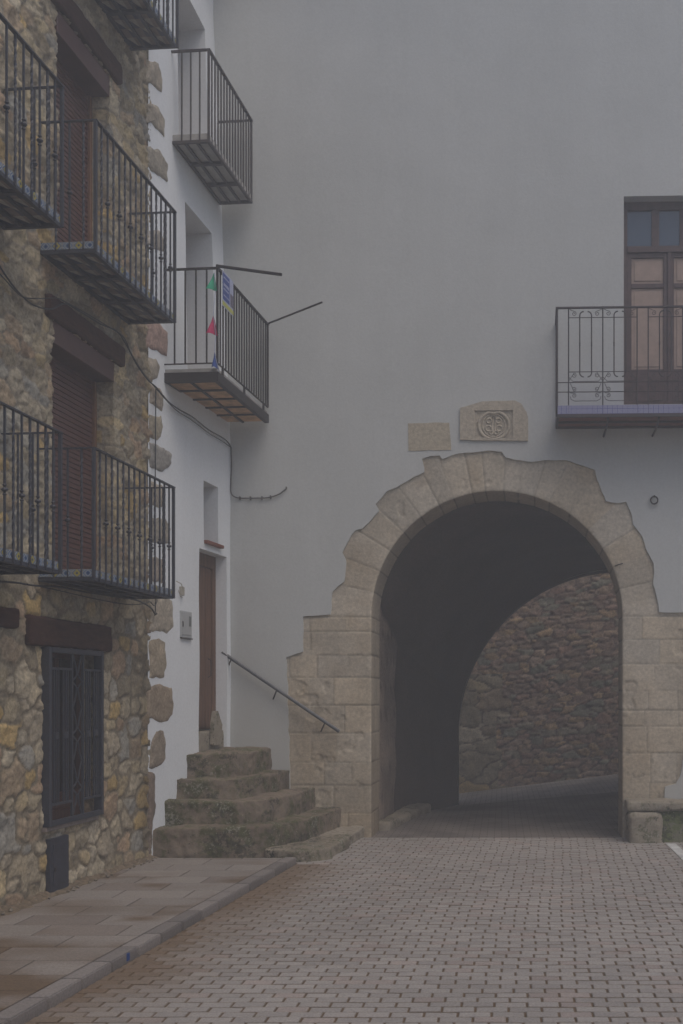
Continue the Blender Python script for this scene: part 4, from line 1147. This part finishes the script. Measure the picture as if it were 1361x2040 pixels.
# ---- wrought iron balcony of the arch building
def build_right_balcony():
    p = .54; yo = 12.6-p
    def X(px): return bf_px(px, 700, p)[0]
    def Z(py): return bf_px(1110, py, p)[1]
    x0 = X(1109); x1 = x0+2.62; z_r = Z(613); zt0, zt1 = Z(825), Z(808); B = BF(x0, zt0-.06, 0)
    mb = MB(); mb.box(x0, x1, p-.03, p, zt0-.035, zt0-.002, BF); mb.box(x0, x0+.03, 0, p-.03, zt0-.0345, zt0-.0025, BF); mb.box(x1-.03, x1, 0, p-.03, zt0-.0345, zt0-.0025, BF)
    mb.box(x0+.03, x1-.03, .24, .27, zt0-.035, zt0-.010, BF); mb.box(x0+.03, x1-.03, .0, .03, zt0-.036, zt0-.010, BF)
    for px in (1212, 1314, 1416): mb.tube([BF(X(px), zt0-.04, p-.03), BF(X(px), zt0-.085, .30), BF(X(px)-.02, zt0-.13, 0)], .013, 4)
    bal = mb.build('balcony', 'balcony_iron', AB, loc=B)
    mb = MB(); mb.box(x0+.03, x1-.03, -.02, p-.03, zt0-.012, zt1-.02, BF); mb.build('deck', 'wood_floor', bal, loc=B)
    vs = []; fs = []; uvs = []; T = .058
    for a, b_, l in (((x0, 0), (x0, p+.001), p), ((x0, p+.001), (x1, p+.001), x1-x0), ((x1, p+.001), (x1, 0), p)):
        k = len(vs); vs += [BF(a[0], zt0, a[1]), BF(b_[0], zt0, b_[1]), BF(b_[0], zt1, b_[1]), BF(a[0], zt1, a[1])]; fs.append([k, k+1, k+2, k+3]); n = l/T; h = (zt1-zt0)/T
        uvs += [(0, 0), (n, 0), (n, h), (0, h)]
    k = len(vs); vs += [BF(x0, zt1, 0), BF(x1, zt1, 0), BF(x1, zt1, p), BF(x0, zt1, p)]; fs.append([k, k+1, k+2, k+3]); uvs += [(0, 0)]*4
    mesh('tile_border', vs, fs, 'greek_tile', bal, loc=B, uvs=uvs)
    mb = MB(); mb.box(x0-.01, x1+.01, p-.018, p+.018, z_r-.012, z_r+.004, BF); mb.box(x0-.01, x0+.02, -.02, p-.018, z_r-.0115, z_r+.0035, BF); mb.box(x1-.02, x1+.01, -.02, p-.018, z_r-.0115, z_r+.0035, BF)
    mb.build('handrail', 'balcony_iron', bal, loc=B)
    zl = zt0-.03
    for (x, o, r) in ((x0+.006, p-.006, .013), (x1-.006, p-.006, .013), (x0+.006, .03, .010), (x1-.006, .03, .010), (x0+.006, p*.5, .007), (x1-.006, p*.5, .007)):
        q = MB(); q.tube([BF(x, zl, o), BF(x, z_r-.012, o)], r, 4, rot=.785); q.build('post', 'balcony_iron', bal, loc=B)
    H1, H2, H3, H4 = Z(633), Z(741), Z(762), Z(781)
    q = MB()
    for h, a, b_ in ((H3, x0, x1), (H4, x0, x1)): q.tube([BF(a, h, p-.006), BF(b_, h, p-.006)], .0065, 4)
    for h in (H1, H2, H3, H4):
        q.tube([BF(x0+.006, h, 0), BF(x0+.006, h, p)], .0055, 4); q.tube([BF(x1-.006, h, 0), BF(x1-.006, h, p)], .0055, 4)
    q.build('rail', 'balcony_iron', bal, loc=B)
    O = p-.006
    def spiral(mb, cx, cz, r, a0, sg, turns=1.4, tail=None):
        pts = [] if tail is None else [BF(tail[0], tail[1], O)]
        for i in range(22):
            t = i/21; a = a0+sg*t*turns*2*math.pi; rr = r*(1-.75*t)
            pts.append(BF(cx+rr*math.cos(a), cz+rr*math.sin(a), O))
        mb.tube(pts, .0045, 4)
    w = .39
    def panel(xa):
        xb = xa+w; m_ = MB()
        m_.tube([BF(xa, H1, O), BF(xb, H1, O)], .006, 4); m_.tube([BF(xa, H2, O), BF(xb, H2, O)], .006, 4)
        for sg, xx in ((1, xa+.128), (-1, xb-.128)):              # tall hooked bars
            t = Z(621); b_ = Z(751); pts = []
            for i in range(8):
                a = math.pi*.5*i/7; pts.append((xx+sg*.045*(1-math.sin(a)), t-.045*(1-math.cos(a))))
            pts = [(xx+sg*.045*(1-math.sin(math.pi*.5*i/7)), t-.045+.045*math.cos(math.pi*.5*i/7)) for i in range(8)]
            pb = [(xx+sg*.045*(1-math.cos(math.pi*.5*i/7)), b_+.045-.045*math.sin(math.pi*.5*i/7)) for i in range(8)]
            m_.tube([BF(a, c, O) for a, c in pts+pb], .0075, 5)
            for dz in (-.012, .012): m_.tube([BF(xx, (t+b_)/2+dz-.004, O), BF(xx, (t+b_)/2+dz+.004, O)], .011, 6)
        for sg, xe in ((1, xa), (-1, xb)):
            spiral(m_, xe+sg*.062, Z(625), .028, math.pi/2+ (0 if sg > 0 else 0), -sg, 1.3, (xe+sg*.012, z_r-.02))
            spiral(m_, xe+sg*.062, Z(748), .028, -math.pi/2 if 0 else math.pi*.5, -sg, 1.3, (xe+sg*.008, Z(758)))
            spiral(m_, xe+sg*.062, Z(775), .026, -math.pi/2, sg, 1.3, (xe+sg*.02, H3-.01))
            spiral(m_, xe+sg*.062, Z(788), .026, math.pi/2, -sg, 1.3, (xe+sg*.02, H4-.01))
        zz = Z(799); m_.tube([BF(xa+.02, Z(790), O), BF(xa+.03, zz+.02, O), BF(xa+.07, zz, O), BF(xb-.07, zz, O), BF(xb-.03, zz+.02, O), BF(xb-.02, Z(790), O)], .0045, 4)
        zz = Z(762)+.012; m_.tube([BF(xa+.008, Z(752), O), BF(xa+.05, zz, O), BF(xb-.05, zz, O), BF(xb-.008, Z(752), O)], .0045, 4)
        m_.build('scroll_panel', 'balcony_iron', bal, loc=B)
    def upright(xx):
        m_ = MB(); m_.tube([BF(xx, zl, O), BF(xx, z_r-.012, O)], .0085, 4, rot=.785); m_.build('baluster', 'balcony_iron', bal, loc=B)
    xs = x0+.137
    for g in range(3):
        for k in range(3): upright(xs+k*w)
        panel(xs); panel(xs+w); xs += 2*w+.126
        if xs+2*w > x1: break
build_right_balcony()

# ---- wall fittings
c = bf_px(1303, 990); mb = MB()
pts = [BF(c[0]+.042*math.cos(a*math.pi/12), c[1]-.045+.045*math.sin(a*math.pi/12), .035) for a in range(24)]; mb.tube(pts, .009, 6, True)
mb.tube([BF(c[0], c[1]+.004, -.02), BF(c[0], c[1]+.004, .045)], .010, 6)
prop(mb.build('iron_ring', 'dark_iron', loc=BF(c[0], c[1], 0)), 'small iron tethering ring hanging on the plaster right of the arch', 'ring')
c = bf_px(1225, 1128); e = bf_px(1241, 1122); mb = MB()
mb.tube([BF(c[0], c[1], .02), BF((c[0]+e[0])/2, c[1]+.015, .05), BF(e[0], e[1], -.02)], .007, 6)
prop(mb.build('iron_hook', 'dark_iron', loc=BF(c[0], c[1], 0)), 'short iron hook in the right side of the stone arch ring', 'hook')

# ============================================================ STONE STEPS
ST = thing('stone_steps', (-3.0, 11.6, 0), 'worn mossy stone steps climbing to the wooden door of the white house', 'steps')
SP = [('step_low', [(-2.45, 12.7), (-2.45, 10.88), (-2.30, 10.80), (-2.10, 10.71), (-1.95, 10.76), (-1.79, 10.92), (-1.72, 11.6), (-1.665, 12.68)], -.12, .118),
      ('step_stone', [(-3.75, 12.7), (-3.75, 10.69), (-3.2, 10.70), (-2.75, 10.76), (-2.38, 10.98), (-2.16, 11.45), (-2.02, 12.1), (-1.94, 12.7)], -.12, .345),
      ('step_stone', [(-3.75, 12.7), (-3.75, 10.97), (-3.1, 10.98), (-2.75, 11.04), (-2.50, 11.30), (-2.35, 11.8), (-2.25, 12.7)], .2, .59),
      ('step_stone', [(-3.75, 12.7), (-3.75, 11.23), (-3.1, 11.24), (-2.86, 11.32), (-2.68, 11.6), (-2.60, 12.1), (-2.54, 12.7)], .45, .805),
      ('step_stone', [(-3.75, 12.7), (-3.75, 11.48), (-3.15, 11.48), (-3.02, 11.54), (-2.90, 11.8), (-2.84, 12.1), (-2.78, 12.7)], .7, 1.065)]
for m_, pts, z0, z1 in SP:
    vs, fs = prism(pts, z0, z1); rocky('step', vs, fs, m_, ST, .017, .030, 2.6, .010)
mb = MB(); a = bf_px(447, 1300); e = bf_px(679, 1457)
A3 = Vector(BF(a[0], a[1], .09)); E3 = Vector(BF(e[0], e[1], .09))
HR = thing('handrail', BF((a[0]+e[0])/2, a[1]-.5, 0), 'slanting grey iron handrail fixed to the wall beside the steps', 'handrail')
mb.tube([A3, E3], .021, 8); mb.build('rail', 'grey_metal', HR, smooth=False)
for t in (.08, .47, .88):
    p = A3+(E3-A3)*t; mb = MB(); mb.tube([p, p+Vector((-.03, .02, -.06)), p+Vector((-.065, .09, -.115))], .009, 6); mb.build('bracket', 'dark_iron', HR)

# ============================================================ PLINTH BY THE ARCH
PL = thing('stone_bench', (2.6, 12.3, 0), 'mossy stone bench ledge at the foot of the wall right of the arch', 'bench')
vs, fs = prism([(1.46, 12.56), (1.45, 12.15), (1.9, 12.12), (4.9, 12.05), (4.9, 12.5)], .36, .475); rocky('top_slab', vs, fs, 'step_low', PL, .024, .014, 4, .02)
vs, fs = prism([(1.47, 12.56), (1.465, 12.11), (1.72, 12.10), (1.86, 12.15), (1.84, 12.5)], -.15, .345); rocky('end_block', vs, fs, 'step_low', PL, .024, .02, 4, .05)
vs, fs = prism([(1.8, 12.56), (1.8, 12.19), (4.9, 12.12), (4.9, 12.5)], -.15, .37); rocky('base', vs, fs, 'plinth_stone', PL, .03, .02, 3, .02)

# ============================================================ WALL BEHIND THE PASSAGE
RW = None
def build_alley_wall():
    xs = np.arange(-3.0, 9.0, .028); zs = np.arange(-.6, 5.2, .024)
    X, Z = np.meshgrid(xs, zs, indexing='ij')
    Zt = Z-.09*(X)                                       # courses follow the climbing lane a little
    H, C = rubble(X, Zt, .25, .105, 33, ALLEY_PAL, (.24, .17, .135), jw=.15, hi=.015, rough=.022, p=2.8, soft=.14, er=.2)
    # dressed quoin-like blocks at the left end
    t = (X < -.15+.35*(vn(X*0, np.floor(Z/.33), 4)))
    Hb, Cb = rubble(X, Z, .55, .30, 35, FACADE_PAL*1.0, (.18, .13, .10), jw=.07, hi=.012, rough=.012, p=6)
    m_ = (t & (Z < 2.1)).astype(float)
    H = H*(1-m_)+Hb*m_; C = C*(1-m_[..., None])+Cb*m_[..., None]
    Y = 19.9-.03*X-H
    mesh('rubble_wall', np.stack([X, Y, Z], -1).reshape(-1, 3), grid_faces(len(xs), len(zs)), 'rubble', loc=(2, 19.9, 0), cols=C.reshape(-1, 3), smooth=True)
    return bpy.data.objects['rubble_wall']
RW = build_alley_wall()
RW.name = 'rubble_wall_face'
RWT = thing('rubble_wall', (2, 19.9, 0), 'dark rubble retaining wall seen through the archway behind the passage', 'wall')
RW.name = 'wall_face'; RW.parent = RWT; RW.location = (0, 0, 0)
mb = MB(); mb.box(-3.0, 9.0, 19.98, 20.7, -.6, 5.1, lambda a, z, o: (a, o-.03*a, z)); mb.build('wall_core', 'earth', RWT)

# ============================================================ CABLES, METER BOX, FITTINGS
def cable(name, pts3, r, mat, label, extra=()):
    # smooth Catmull-Rom run
    P = [Vector(p) for p in pts3]; out = []
    for i in range(len(P)-1):
        p0 = P[max(i-1, 0)]; p1 = P[i]; p2 = P[i+1]; p3 = P[min(i+2, len(P)-1)]
        for k in range(6):
            t = k/6; out.append(.5*((2*p1)+(-p0+p2)*t+(2*p0-5*p1+4*p2-p3)*t*t+(-p0+3*p1-3*p2+p3)*t**3))
    out.append(P[-1]); mb = MB(); mb.tube(out, r, 5)
    for ex in extra: mb.tube([Vector(q)+0*Vector((1, 0, 0)) for q in ex], r*.8, 5)
    o = mb.build(name, mat, loc=P[0]); prop(o, label, 'cable'); return o
def SP_(px, py, o=.05): y, z = sf_px(px, py); return SF(y, z, o)
def WP_(px, py, o=.03): y, z = wf_px(px, py); return WF(y, z, o)
def BP_(px, py, o=.02): x, z = bf_px(px, py); return BF(x, z, o)
run1 = [SP_(-20, 520), SP_(0, 551), SP_(25, 583), SP_(55, 608), SP_(90, 616), SP_(118, 605), SP_(150, 622), SP_(190, 646), SP_(222, 660), SP_(240, 684), SP_(262, 725), SP_(285, 757), SP_(302, 772),
        WP_(326, 800, .05), WP_(350, 815), WP_(380, 832), WP_(410, 856), WP_(438, 872), WP_(450, 882), WP_(456, 893)]
cable('electric_cable', run1, .007, 'cable', 'thick black cable sagging across both left facades above the upper shutter lintel')
run2 = [SP_(-20, 538), SP_(0, 560), SP_(30, 590), SP_(60, 595), SP_(98, 594), SP_(115, 600), SP_(160, 624), SP_(205, 651), SP_(236, 672), SP_(252, 705), SP_(275, 742), SP_(303, 776), WP_(330, 806, .05), WP_(352, 822), WP_(378, 838), WP_(412, 864), WP_(436, 878), WP_(453, 890)]
cable('electric_cable', run2, .005, 'cable', 'thinner black cable running just beside the thick one on the left facades')
run3 = [WP_(457, 890, .02), WP_(458, 930, .02), BP_(461, 960), BP_(461, 980), BP_(466, 989), BP_(480, 993), BP_(510, 993), BP_(535, 992), BP_(555, 986), BP_(565, 979), BP_(571, 974), BP_(571, 970)]
cable('grey_cable', run3, .008, 'pale_cable', 'pale grey cable dropping down the corner and curving onto the arch building wall')
run4 = [SP_(303, 776, .04), SP_(302.5, 850, .04), SP_(302, 950, .04), SP_(302, 1080, .04), SP_(302, 1185, .04), SP_(302, 1215, .04), SP_(299, 1226, .05)]
cable('black_cable', run4, .006, 'cable', 'straight black cable running down the seam between stone house and white house')
run5 = [SP_(-20, 1158), SP_(20, 1161), SP_(60, 1167), SP_(110, 1170), SP_(150, 1178), SP_(200, 1186), SP_(250, 1193), SP_(275, 1201), SP_(292, 1212), SP_(300, 1224), SP_(303, 1222)]
cable('electric_cable', run5, .008, 'cable', 'black cable running under the lower balconies just above the ground floor window', )
run6 = [SP_(40, 1164, .06), SP_(100, 1176, .06), SP_(180, 1194, .06), SP_(240, 1204, .06), SP_(272, 1203, .07), SP_(283, 1199, .08), SP_(292, 1207, .08), SP_(301, 1199, .06), SP_(303, 1194, .05)]
cable('loose_cable', run6, .005, 'cable', 'thin loose black cable with a slack loop below the lower right balcony')
for i, (px_, py_, w_) in enumerate(((479, 993, 'nearest the wall corner'), (500, 993, 'second from the wall corner'), (523, 993, 'third from the wall corner'), (540, 991, 'furthest from the corner'))):
    x, z = bf_px(px_, py_); mb = MB(); mb.box(x-.008, x+.008, 0, .032, z-.02, z+.02, BF)
    prop(mb.build('cable_clip', 'pale_cable', loc=BF(x, z, 0)), 'small grey clip on the pale cable, '+w_, 'clip', 'clips along the pale cable')

MBX = thing('meter_box', WP_(368, 1272, 0), 'white electricity meter box with small dark window on the white house wall', 'meter box')
ya, za = wf_px(357, 1216); yb2, zb2 = wf_px(378.5, 1272)
mb = MB(); mb.box(ya, yb2, -.02, .022, zb2, za, WF); mb.build('cabinet', 'cover', MBX, bev=.004)
mb = MB(); mb.box(ya+.015, yb2-.015, .022, .028, zb2+.03, za-.015, WF); mb.build('cover_door', 'cover', MBX, bev=.002)
mb = MB(); mb.box(yb2-.085, yb2-.03, .028, .031, za-.16, za-.05, WF); mb.build('meter_window', 'cover_dark', MBX)
mb = MB(); mb.box(ya+.0, yb2-.0, .0, .034, zb2-.014, zb2-.001, WF); mb.build('bottom_lip', 'pale_cable', MBX)
mb = MB(); mb.box(ya+.018, ya+.03, .028, .036, (za+zb2)/2-.03, (za+zb2)/2+.03, WF); mb.build('lock', 'dark_iron', MBX)
cl = thing('wall_plug_box', WP_(359, 1175, 0), 'small beige junction box with a short looped wire beside the balcony corner', 'junction box')
ya, za = wf_px(357, 1168); yb2, zb2 = wf_px(362, 1187); mb = MB(); mb.box(ya, yb2, 0, .035, zb2, za, WF); mb.build('housing', 'beige_plastic', cl, bev=.006)
mb = MB(); mb.tube([WP_(346, 1158, .03), WP_(352, 1163, .05), WP_(356, 1172, .045)], .005, 5); mb.tube([WP_(352, 1176, .02), WP_(354, 1188, .03), WP_(358, 1190, .03)], .004, 5); mb.build('wire', 'beige_plastic', cl)

# ============================================================ THINGS ON THE WHITE HOUSE BALCONY
def pole(a, b, r, label):
    mb = MB(); mb.tube([a, b], r, 8); o = mb.build('clothes_pole', 'dark_iron', loc=a); prop(o, label, 'pole')
fy = 10.97
pole(WB(fy-.02, 6.14, .575), at(561, 547, 10.75), .016, 'thicker dark pole sticking out level from the near corner of the flag-hung balcony')
pole(WB(12.63, 6.13, .57), at(642, 602, 12.2), .011, 'thinner dark pole rising outward from the far corner of the flag-hung balcony')
def build_poster():
    P = thing('poster', WB(11.2, 5.8, .6), 'blue and white printed poster with a yellow lower band tied to the balcony railing', 'poster')
    y0, y1 = 11.04, 11.37; zt, zb = 6.135, 5.765; o = .603
    def band(nm, a, b, c, d, mat, oo, th=.003):
        mb = MB(); mb.box(a, b, o+oo, o+oo+th, c, d, WB); return mb.build(nm, mat, P)
    band('sheet', y0, y1, zb, zt, 'poster_pale', 0)
    band('blue_field', y0+.012, y0+.21, zb+.075, zt-.02, 'poster_blue', .0035, .001)
    band('yellow_band', y0, y1, zb+.01, zb+.055, 'poster_yellow', .0035, .001)
    band('grey_picture', y0+.235, y1-.012, zb+.075, zt-.16, 'poster_grey', .0035, .001)
    mb = MB(); rnd = random.Random(2)
    for zz, hh in ((zt-.07, .016), (zt-.15, .030), (zt-.19, .018), (zt-.255, .014)):
        x = y0+.03
        while x < y0+.18:
            w = rnd.uniform(.012, .035); mb.box(x, x+w, o+.005, o+.006, zz, zz+hh, WB); x += w+.008
    mb.build('printed_lines', 'poster_pale', P)
build_poster()
def pennant(px_, y0_, y1_, w, mat, label, bend):
    yy = 10.93; top = Vector(at(px_, y0_, yy)); k = yy/F
    vs = []; n = 8; h = (y1_-y0_)*k; rows = []
    for i in range(n+1):
        t = i/n; ww = w*k*t
        for j in range(7):
            s = j/6-.5; x = ww*s - bend*w*k*t*.25
            fold = .022*math.sin(s*7+bend)*t+.012*math.sin(t*5)
            dz = -h*t - (max(0, s)*h*.30*t)
            vs.append((top.x+x, top.y-.02+fold, top.z+dz))
    fs = grid_faces(n+1, 7).tolist(); nv = len(vs)
    vs2 = vs+[(a, b+.003, c) for a, b, c in vs]; fs2 = fs+[[q+nv for q in f][::-1] for f in fs]
    o = mesh('pennant', vs2, fs2, mat, loc=top, smooth=True); prop(o, label, 'pennant', 'bunting on the white house balcony')
pennant(427, 545, 578, 23, 'cloth_green', 'small green triangular pennant, highest on the balcony corner', .6)
pennant(426, 628, 666, 24, 'cloth_pink', 'small pink triangular pennant hanging in the middle of the balcony corner', .3)
pennant(428, 700, 733, 16, 'cloth_blue', 'small blue pennant, lowest on the balcony corner at the floor edge', -.5)
mb = MB(); mb.tube([at(427, 543, 10.91), at(429, 580, 10.91), at(425, 627, 10.91), at(430, 668, 10.91), at(427, 700, 10.91), at(436, 740, 10.91)], .0035, 4)
prop(mb.build('bunting_string', 'poster_pale', loc=at(427, 543, 10.91)), 'thin white string down the balcony corner joining the coloured pennants', 'string')

# ============================================================ HAZE
m = bpy.data.materials.new('haze'); m.use_nodes = True; nt = m.node_tree; nt.nodes.clear()
out = nt.nodes.new('ShaderNodeOutputMaterial'); pv = nt.nodes.new('ShaderNodeVolumePrincipled')
pv.inputs['Color'].default_value = (.87, .90, .93, 1); pv.inputs['Density'].default_value = .0160; pv.inputs['Anisotropy'].default_value = .2
nt.links.new(pv.outputs[0], out.inputs['Volume']); MATS['haze'] = m
mb = MB(); mb.box(-47, 47, -47, 47, -1.45, 12.5)
hz = mb.build('haze', 'haze'); hz['kind'] = 'stuff'
